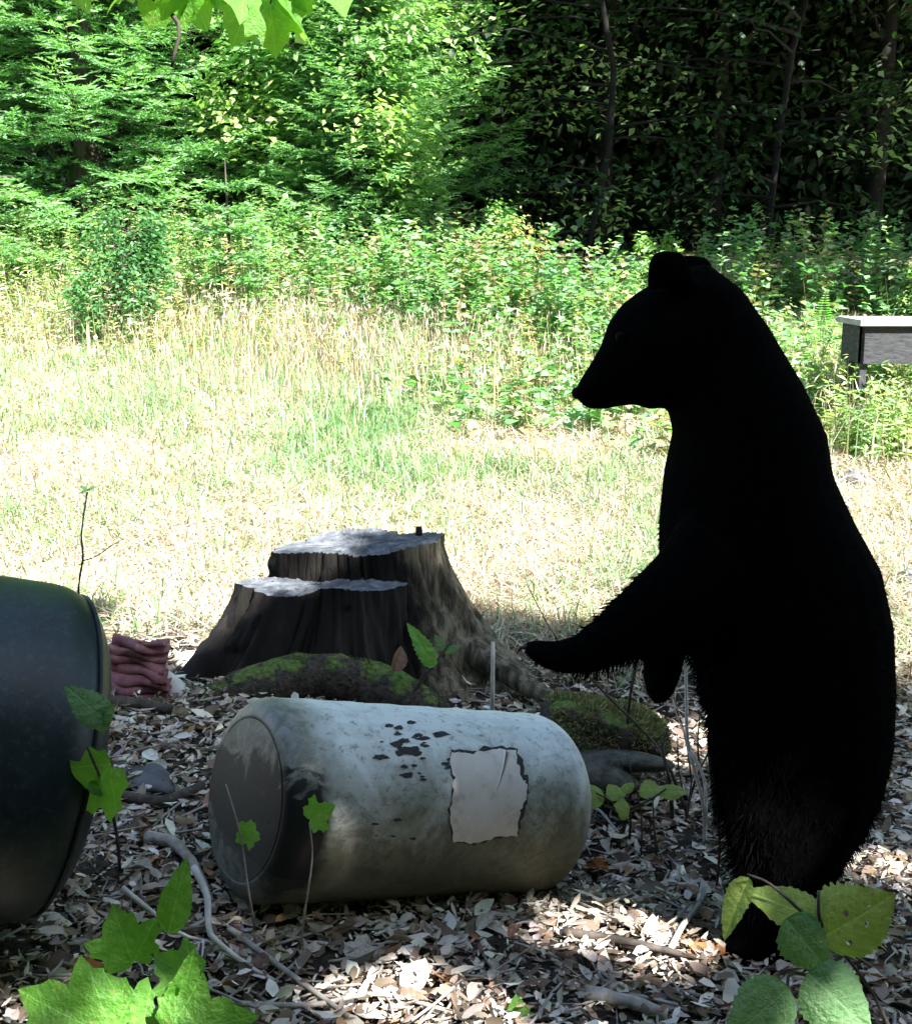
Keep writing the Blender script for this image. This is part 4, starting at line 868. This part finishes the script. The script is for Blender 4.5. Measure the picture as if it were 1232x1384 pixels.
stick('dead_stem', [Gz(908, 1110), P(905, 1060, 3.1), P(895, 1010, 3.1), P(903, 985, 3.1)], .006, .003, MAT_TWIG_DK, 'short dark crooked stem at the end of the moss hummock', 'stem', 12, .1, g_)
stick('dead_stem', [Gz(970, 1120), P(966, 1060, 3.0), P(960, 1000, 3.0), P(972, 965, 3.0)], .014, .008, MAT_TWIG_DK, 'stubby dark stem pressed against the belly of the bear', 'stem', 12, .12, g_)
stick('dead_stem', [Gz(968, 1205), P(972, 1140, 2.7), P(965, 1090, 2.7)], .004, .002, MAT_TWIG_DK, 'fine dark upright stem before the thigh of the bear', 'stem', 10, .1, g_)
random.seed(77)
for k in range(16):
    px, py = random.uniform(850, 985), random.uniform(1060, 1170); a0 = Gz(px, py, 0); hgt = random.uniform(.10, .32); ln = random.gauss(0, .35)
    stick('dead_stem', [a0, a0 + [ln * hgt * .4, random.gauss(0, .02), hgt * .5], a0 + [ln * hgt + random.gauss(0, .02), random.gauss(0, .04), hgt]], random.uniform(.0025, .005), .0015, MAT_TWIG if k % 3 == 0 else MAT_TWIG_DK, 'thin pale dead twig in the tangle between moss hummock and bear' if k % 3 == 0 else 'thin dark dead twig in the tangle between moss hummock and bear', 'stem', 8, .12, 'pale twigs in the tangle' if k % 3 == 0 else 'dark twigs in the tangle')
q = P(118, 662, 3.55); sp = thing('weed_top', 'small green leaf cluster at the tip of the dry weed stalk', 'leaf', q)
for k in range(5):
    a = k * 1.3; single_leaf('leaf', ovate_geo(.5, seed=k, nu=8, nv=4), q, q + np.array([math.cos(a) * .03, math.sin(a) * .02, .012 - .02 * (k % 2)]), (0, -.5, 1), MAT_L_DULL, sp)

# ------------------------------------------------------------------ leafy sprouts in the foreground
CAMV = np.array([0, -1, .55])
def sprout(name, label, cat, stems, leaves, smat=MAT_TWIG_DK, group=None, sr=.003):
    loc = np.array(stems[0][0]); root = thing(name, label, cat, loc, group)
    for pts in stems: MB().tube(bez(pts, 10) - loc, np.linspace(sr * 1.3, sr * .7, 10), 6, .05).build('stem', smat, root)
    for i, (b, t, mat, geo, nh) in enumerate(leaves): single_leaf('leaf', geo, b, t, nh, mat, root)
    return root
def ov(w=.75, seed=0, **k):
    k['droop'] = k.get('droop', .1) + .12; k.setdefault('fold', .22); k.setdefault('curl', .32); return ovate_geo(w, seed=seed, **k)
# hazel sprout in front of the bear's feet
Yh = 1.92
sprout('hazel_sprout', 'hazel sprout with broad yellow-green holed leaves before the feet of the bear', 'plant',
       [[P(1215, 1420, Yh - .05), P(1180, 1345, Yh), P(1140, 1290, Yh), P(1112, 1262, Yh)], [P(1112, 1262, Yh), P(1106, 1235, Yh), P(1106, 1205, Yh + .02)], [P(1112, 1262, Yh), P(1080, 1230, Yh), P(1040, 1195, Yh + .02), P(1010, 1182, Yh)], [P(1140, 1290, Yh), P(1100, 1318, Yh - .02), P(1065, 1320, Yh - .04), P(1066, 1400, Yh - .1)]],
       [(P(1110, 1268, Yh), P(1208, 1215, Yh - .03), MAT_L_YEL, ov(1.0, 1, droop=.05, holes=((.42, .25, .035), (.68, .12, .022), (.55, -.3, .028), (.25, -.45, .03)), nu=64, nv=36), (-.1, -1, .35)),
        (P(1112, 1248, Yh), P(1010, 1196, Yh + .04), MAT_L_YEL, ov(.62, 2, droop=.12), (.25, -.8, .7)),
        (P(1012, 1186, Yh + .02), P(972, 1268, Yh - .02), MAT_L_YEL, ov(.45, 3, droop=.1, fold=.5), (-.7, -.8, .35)),
        (P(1060, 1242, Yh - .02), P(1128, 1318, Yh - .05), MAT_L_DULL, ov(.78, 4, droop=.08), (.1, -1, .5)),
        (P(1090, 1315, Yh - .06), P(1180, 1395, Yh - .12), MAT_L_DULL, ov(.95, 5, droop=.05), (0, -1, .6)),
        (P(1105, 1312, Yh - .03), P(1150, 1345, Yh - .06), MAT_L_YEL, ov(.9, 6, droop=.1), (0, -1, .6)),
        (P(1066, 1335, Yh - .08), P(985, 1408, Yh - .14), MAT_L_DULL, ov(.8, 7, droop=.05), (0, -1, .6))])
# maple seedlings at the near left
Ym = 1.85
sprout('maple_seedling', 'maple seedling with overlapping vivid green lobed leaves on a dark forked stem', 'plant',
       [[P(245, 1440, Ym), P(255, 1385, Ym), P(268, 1310, Ym + .08), P(272, 1275, Ym + .12)], [P(250, 1400, Ym), P(180, 1392, Ym), P(120, 1388, Ym)], [P(262, 1330, Ym + .06), P(235, 1310, Ym + .1), P(205, 1290, Ym + .14)]],
       [(P(150, 1400, Ym - .02), P(15, 1345, Ym - .02), MAT_L_BRIGHT, maple_geo(.1, .1, 1, .85), (-.1, -1, .6)),
        (P(190, 1395, Ym), P(140, 1318, Ym + .03), MAT_L_BRIGHT, maple_geo(.1, .1, 2, .8), (.1, -1, .6)),
        (P(180, 1300, Ym + .16), P(150, 1228, Ym + .16), MAT_L_BRIGHT, maple_geo(.1, .1, 3), (0, -1, .5)),
        (P(262, 1325, Ym + .06), P(205, 1290, Ym + .08), MAT_L_BRIGHT, maple_geo(.2, .1, 4), (.1, -1, .6)),
        (P(228, 1262, Ym + .2), P(248, 1165, Ym + .22), MAT_L_BRIGHT, ov(.5, 5, droop=.08), (0, -1, .4)),
        (P(230, 1392, Ym), P(265, 1300, Ym - .03), MAT_L_BRIGHT, ov(.45, 6, droop=.08), (.5, -1, .4)),
        (P(230, 1400, Ym - .05), P(330, 1378, Ym - .08), MAT_L_BRIGHT, maple_geo(.15, .1, 7), (.1, -1, .6))])
sprout('maple_seedling', 'slim seedling with one pale leaf and one torn bright leaf against the dark barrel', 'plant',
       [[Gz(162, 1180), P(158, 1130, 2.1), P(145, 1075, 2.02), P(118, 1010, 1.98)]],
       [(P(146, 978, 1.98), P(92, 928, 1.96), MAT_L_DULL, ov(.68, 11, droop=.12), (.3, -1, .6)), (P(128, 985, 1.98), P(150, 955, 1.97), MAT_L_DULL, ov(.7, 12), (.2, -1, .6)),
        (P(150, 1035, 2.0), P(88, 1108, 2.0), MAT_L_BRIGHT, maple_geo(.15, .15, 13, .8), (.1, -1, .4)), (P(118, 1060, 2.0), P(158, 1072, 2.0), MAT_L_BRIGHT, ov(.6, 14), (0, -1, .5))])
sprout('maple_seedling', 'thin seedling with a tiny bright leaf before the black-stained barrel head', 'plant', [[Gz(345, 1262), P(335, 1200, 2.3), P(325, 1130, 2.3), P(305, 1060, 2.32)]],
       [(P(345, 1122, 2.3), P(315, 1138, 2.29), MAT_L_BRIGHT, maple_geo(.1, .1, 15), (0, -1, .6))], MAT_TWIG, None, .0022)
sprout('maple_seedling', 'thin seedling with a bright lobed leaf before the pale barrel side', 'plant', [[Gz(405, 1290), P(412, 1230, 2.3), P(422, 1160, 2.3), P(418, 1112, 2.3)]],
       [(P(419, 1108, 2.3), P(448, 1090, 2.28), MAT_L_BRIGHT, maple_geo(.1, .1, 16), (0, -1, .6))], MAT_TWIG, None, .0022)
Yr = 3.05
sprout('low_seedling', 'low seedling with round lit yellow-green leaves beside the closed barrel end', 'plant', [[Gz(850, 1140), P(852, 1110, Yr), P(850, 1085, Yr)], [P(850, 1100, Yr), P(820, 1080, Yr), P(805, 1072, Yr)], [P(850, 1095, Yr), P(880, 1080, Yr), P(900, 1066, Yr)]],
       [(P(815, 1085, Yr), P(782, 1060, Yr), MAT_L_YEL, ov(.8, 21), (0, -.8, 1)), (P(838, 1082, Yr), P(822, 1056, Yr + .05), MAT_L_YEL, ov(.9, 22), (0, -.7, 1)), (P(840, 1070, Yr), P(858, 1058, Yr), MAT_L_YEL, ov(.8, 25), (0, -.7, 1)),
        (P(885, 1078, Yr), P(872, 1050, Yr + .06), MAT_L_YEL, ov(1.0, 23), (0, -.7, 1)), (P(892, 1072, Yr), P(930, 1066, Yr), MAT_L_YEL, ov(.7, 24), (0, -.7, 1)), (P(850, 1098, Yr - .04), P(835, 1088, Yr - .08), MAT_L_YEL, ov(.9, 26), (0, -.9, .7))])
sprout('low_seedling', 'low seedling with dark glossy leaves on the litter in front of the barrel', 'plant', [[Gz(765, 1372), P(768, 1345, 2.36), P(762, 1325, 2.36)]],
       [(P(800, 1335, 2.34), P(712, 1345, 2.32), MAT_L_DARK, ov(.55, 31), (0, -.5, 1)), (P(770, 1330, 2.36), P(752, 1298, 2.42), MAT_L_DULL, ov(.8, 32), (0, -.8, 1)), (P(770, 1340, 2.34), P(806, 1328, 2.36), MAT_L_DARK, ov(.6, 33), (0, -.5, 1))])
sprout('low_seedling', 'single bright leaf tip poking up beside the dark glossy leaves', 'plant', [[Gz(702, 1420), P(702, 1400, 2.2), P(700, 1385, 2.2)]], [(P(702, 1398, 2.2), P(698, 1350, 2.2), MAT_L_BRIGHT, ov(.8, 34), (0, -1, .5))])
sprout('stump_sprout', 'upright bright green serrated leaf growing from the front of the stump', 'plant', [[P(560, 935, 3.76), P(575, 905, 3.77), P(588, 898, 3.78)], [P(560, 935, 3.76), P(600, 880, 3.79), P(608, 870, 3.79)]],
       [(P(586, 902, 3.77), P(556, 842, 3.77), MAT_L_BRIGHT, ov(.42, 41, teeth=.06), (.5, -1, .4)), (P(600, 880, 3.79), P(588, 858, 3.79), MAT_L_DULL, ov(.5, 42), (0, -1, .5)), (P(600, 882, 3.79), P(622, 872, 3.79), MAT_L_DULL, ov(.5, 43), (0, -1, .5))])
q = P(540, 890, 3.9)
o = single_leaf('fallen_leaf', ovate_geo(.6, -.5, .6, .03, .3, (), 10, 6, 51), P(532, 908, 3.74), P(545, 872, 3.78), (.3, -1, .3), MAT_L_BROWN, None); tag(o, 'brown curled leaf caught at the front of the stump beside the green leaf', 'leaf')
# fern at the wood edge
q = G(1108, 468); fr = thing('fern', 'narrow upright bright green fern behind the shoulders of the bear', 'fern', q)
stem = bez([q, q + [.0, 0, .22], q + [.02, -.02, .45]], 24); MB().tube(stem - q, np.linspace(.005, .002, 24), 5).build('stem', MAT_TWIG_DK, fr)
Cn, D, L = [], [], []
for i in range(3, 24):
    for s in (-1, 1): Cn.append(stem[i] - q); D.append((s, -.15, .15)); L.append(.16 * (1.08 - i / 24))
V, F = diamonds(np.array(Cn), np.array(D), np.tile([0, -.6, .8], (len(Cn), 1)), np.array(L), np.array(L) * .35)
for k in range(len(Cn)):
    mesh_np('leaflet', V[k * 4:k * 4 + 4], np.array([[0, 2, 1], [0, 3, 2]]), MAT_LEAF, fr, col=np.tile([[.12, .36, .05]], (4, 1)))
# low maple limb hanging into the top of the view from a tree beside the clearing
def hanging_maple():
    x, y = -3.2, 3.5; z = float(tz(x, y)); root = thing('young_maple', 'young maple with big bright leaves on a limb reaching over the clearing', 'tree', (x, y, z)); loc = np.array([x, y, z])
    MB().tube(bez([(0, 0, -.1), (.05, 0, 1.5), (0, .05, 3.2), (.1, 0, 5)], 12), np.linspace(.07, .02, 12), 9, .05).build('trunk', MAT_BARK, root)
    Y = 3.3; lim = [loc + [0, 0, 2.3], P(-120, -120, Y), P(60, -70, Y), P(240, -40, Y), P(420, -45, Y)]
    W_ = bez(lim, 20); MB().tube(W_ - loc, np.linspace(.03, .006, 20), 6, .05).build('limb', MAT_BARK, root)
    lv = [((240, -38), (190, 40)), ((240, -40), (215, 12)), ((255, -38), (262, 22)), ((300, -42), (285, 15)), ((345, -20), (315, 62)), ((365, 5), (372, 70)), ((375, -5), (428, 40)), ((400, -42), (415, 18)), ((160, -55), (165, 15)), ((395, -10), (352, 30)), ((120, -62), (95, -8)), ((330, -42), (332, 8)), ((200, -48), (150, -5)), ((430, -45), (470, 5))]
    random.seed(5)
    for i, (b, t) in enumerate(lv):
        bb, tt = P(b[0], b[1], Y + random.uniform(-.1, .1)), P(t[0], t[1], Y + random.uniform(-.15, .1))
        j = int(np.argmin(np.linalg.norm(W_ - bb, axis=1))); MB().tube(np.array([W_[j], (W_[j] + bb) / 2 + [0, 0, .01], bb]) - loc, [.004, .003, .002], 5).build('leaf_stalk', MAT_TWIG_DK, root)
        single_leaf('leaf', maple_geo(.1, .15, 60 + i), bb, tt, (random.gauss(.2, .25), -.8, .6), MAT_L_BRIGHT, root)
    MB().tube(bez([W_[11] - loc, P(235, 20, Y) - loc, P(232, 90, Y) - loc], 8), np.linspace(.008, .004, 8), 6).build('hanging_twig', MAT_TWIG_DK, root)
hanging_maple()

# ------------------------------------------------------------------ the bear
def bear():
    Y0 = float(G(1020, 1298)[1]) + .10
    mb = MB(); s_ = lambda a: np.asarray(a, float)
    def loft(secs, Yc, n=22):
        V = []; m = len(secs)
        for (a, b, d, *dy) in secs:
            yy = Yc + (dy[0] if dy else 0); A, B = P(a[0], a[1], yy), P(b[0], b[1], yy); c = (A + B) / 2; u = (A - B) / 2
            for k in range(n): t = 2 * math.pi * k / n; V.append(c + u * math.cos(t) + np.array([0, d, 0]) * math.sin(t))
        F = [(i * n + k, i * n + (k + 1) % n, (i + 1) * n + (k + 1) % n, (i + 1) * n + k) for i in range(m - 1) for k in range(n)] + [tuple(range(n))[::-1], tuple((m - 1) * n + k for k in range(n))]
        mb.add(V, F)
    # head: upper outline, lower outline, half width
    loft([((777, 527), (779, 541), .014), ((784, 512), (793, 552), .032), ((799, 489), (812, 554), .042), ((812, 466), (838, 549), .050), ((822, 436), (858, 547), .068), ((840, 411), (878, 554), .088), ((866, 391), (896, 551), .104), ((900, 374), (930, 560), .112), ((940, 362), (975, 580), .110), ((975, 372), (1000, 560), .09)], Y0)
    loft([((925, 366), (955, 356), .05), ((900, 392), (1000, 390), .10), ((893, 440), (1036, 440), .115), ((895, 520), (1084, 520), .135), ((909, 585), (1114, 585), .155), ((897, 640), (1122, 640), .17), ((890, 710), (1150, 700), .185), ((890, 770), (1186, 765), .195), ((912, 835), (1202, 840), .20), ((938, 900), (1205, 920), .20), ((956, 970), (1202, 1000), .20), ((966, 1040), (1186, 1065), .19), ((975, 1100), (1164, 1115), .165), ((1000, 1145), (1140, 1150), .12)], Y0)
    # hind legs and feet
    for dy, ox in ((-.085, 0), (.085, 16)):
        loft([((1000 + ox, 1000), (1165 + ox * .3, 1000), .09, dy), ((978 + ox, 1090), (1158 + ox * .3, 1090), .098, dy), ((988 + ox, 1150), (1142 + ox * .3, 1150), .085, dy), ((996 + ox, 1205), (1116 + ox * .3, 1205), .066, dy), ((998 + ox, 1250), (1096 + ox * .3, 1250), .052, dy), ((990 + ox, 1290), (1096 + ox * .3, 1290), .048, dy)], Y0)
        loft([((1108 + ox, 1262), (1104 + ox, 1296), .028, dy), ((1080 + ox, 1240), (1078 + ox, 1302), .044, dy), ((1030 + ox, 1244), (1026 + ox, 1303), .052, dy), ((992 + ox, 1264), (990 + ox, 1303), .050, dy), ((972 + ox, 1278), (972 + ox, 1300), .036, dy)], Y0)
    # reaching arm, hanging arm
    loft([((930, 690), (1040, 800), .085, -.10), ((888, 752), (972, 862), .082, -.13), ((846, 795), (905, 884), .066, -.15), ((806, 836), (850, 892), .052, -.16), ((776, 861), (802, 908), .043, -.165), ((750, 868), (768, 910), .040, -.165), ((728, 867), (736, 902), .044, -.165), ((712, 869), (718, 890), .036, -.165), ((707, 873), (710, 882), .018, -.165)], Y0)
    loft([((900, 740), (1000, 800), .075, .10), ((880, 830), (960, 850), .062, .13), ((869, 880), (926, 878), .046, .14), ((869, 915), (920, 912), .042, .145), ((873, 936), (912, 930), .040, .15), ((882, 950), (900, 948), .022, .15)], Y0)
    # ears
    for dy, ox, oy in ((-.085, 0, 0), (.085, 32, 6)):
        loft([((872 + ox, 392 + oy), (945 + ox, 386 + oy), .018, dy), ((874 + ox, 366 + oy), (936 + ox, 364 + oy), .020, dy), ((877 + ox, 350 + oy), (930 + ox, 350 + oy), .019, dy), ((886 + ox, 338 + oy), (921 + ox, 340 + oy), .013, dy)], Y0)
    tmp = mb.build('bear_blank', MAT_BARK); m1 = tmp.modifiers.new('r', 'REMESH'); m1.mode = 'VOXEL'; m1.voxel_size = .0085
    m2 = tmp.modifiers.new('s', 'SMOOTH'); m2.factor = .5; m2.iterations = 5
    dg = bpy.context.evaluated_depsgraph_get(); me = bpy.data.meshes.new_from_object(tmp.evaluated_get(dg)); bpy.data.objects.remove(tmp)
    m, t, b, o = new_mat('black_fur'); n = noise(t, 60, 4); t.links.new(ramp(t, n, [(.3, (.0012, .0012, .0014)), (.7, (.003, .003, .0032))]), b.inputs['Base Color']); sinp(b, Roughness=.95, Specular_IOR_Level=.01)
    me.materials.clear(); me.materials.append(m); me.polygons.foreach_set('use_smooth', np.ones(len(me.polygons), bool)); me.name = 'black_bear'
    base = P(1050, 1300, Y0); V = np.array([v.co[:] for v in me.vertices]); V -= base; me.vertices.foreach_set('co', V.astype(np.float32).ravel()); me.update()
    ob = link('black_bear', me); ob.location = base; tag(ob, 'black bear standing upright on its hind legs reaching one paw toward the stump', 'bear')
    me.calc_loop_triangles(); T = np.empty(len(me.loop_triangles) * 3, np.int32); me.loop_triangles.foreach_get('vertices', T); T = T.reshape(-1, 3)
    a, b_, c = V[T[:, 0]], V[T[:, 1]], V[T[:, 2]]; nn = np.cross(b_ - a, c - a); ar = np.linalg.norm(nn, axis=1); nn = nrm(nn); N = 42000
    i = R_.choice(len(T), N, p=ar / ar.sum()); u = R_.uniform(0, 1, (N, 2)); u = np.where(u.sum(1, keepdims=True) > 1, 1 - u, u); p = a[i] + (b_ - a)[i] * u[:, :1] + (c - a)[i] * u[:, 1:]; n = nn[i]
    zc = p[:, 2]; front = np.clip(-n[:, 0], 0, 1); under = np.clip(-n[:, 2], 0, 1)
    low = zc < .95; head = zc > 1.12
    L = .008 + .008 * R_.uniform(0, 1, N) + low * (front + under) * .045 * R_.uniform(0, 1, N) ** 1.5
    paws = (zc < .10) | (p[:, 0] < float(P(775, 885, Y0 - .16)[0] - base[0])) & (zc < .9); L = np.where(head, L * .5, L); hang = (p[:, 1] > .10) & (p[:, 0] < float(P(935, 900, Y0 + .14)[0] - base[0])) & (zc < .95); L = np.where(paws | hang, np.minimum(L * .4, .012), L); L = np.where((p[:, 0] < float(P(990, 900, Y0)[0] - base[0])) & (zc > .45) & (zc < .75), np.minimum(L, .03), L)
    flow = np.tile([.12, 0, -1.], (N, 1)); flow[head] = [.8, 0, .1]
    arm = (p[:, 0] < float(P(885, 800, Y0)[0] - base[0])) & (zc < .95); flow[arm] = [-.3, 0, -.6]
    d = nrm(n * .28 + nrm(flow) * .65 + R_.normal(0, .22, (N, 3)) + (low * (front + under))[:, None] * n * .35); sd_ = nrm(np.cross(d, R_.normal(0, 1, (N, 3)))); w_ = R_.uniform(.0010, .0022, N)[:, None]
    p = p - n * .003; Vf = np.stack([p - sd_ * w_, p + sd_ * w_, p + d * L[:, None]], 1).reshape(-1, 3); mesh_np('fur', Vf, np.arange(N * 3).reshape(-1, 3), m, ob)
    hm = noisy('dark_horn', [(.3, (.01, .01, .01)), (.7, (.03, .028, .026))], 30, .5, .1, .002)
    def bl(name, px, py, Y, r, mat): Vv, Ff = rock_geo(2, 6, (r, r, r), .02); q = mesh_np(name, Vv, Ff, mat, ob, smooth=True); q.location = tuple(P(px, py, Y) - base)
    em, et, eb, eo = new_mat('dark_wet_eye'); sinp(eb, Base_Color=(.006, .004, .003, 1), Roughness=.6, Specular_IOR_Level=.03); bl('eye', 838, 455, Y0 - .062, .010, em); bl('eye', 838, 455, Y0 + .062, .010, em)
    bl('nose', 780, 531, Y0, .013, em)
    for k in range(5):
        yy = Y0 - .165 + (k - 2) * .014; p0, p1, p2 = P(712, 874, yy), P(703, 876, yy), P(697, 884, yy); MB().tube([p0 - base, p1 - base, p2 - base], [.005, .004, .0008], 5).build('claw', hm, ob)
    for dy, ox in ((-.085, 0), (.085, 16)):
        for k in range(5):
            yy = Y0 + dy + (k - 2) * .016; p0, p1 = P(974 + ox, 1288, yy), P(960 + ox, 1299, yy); MB().tube([p0 - base, (p0 + p1) / 2 + [0, 0, .004] - base, p1 - base], [.006, .004, .0008], 5).build('claw', hm, ob)
bear()
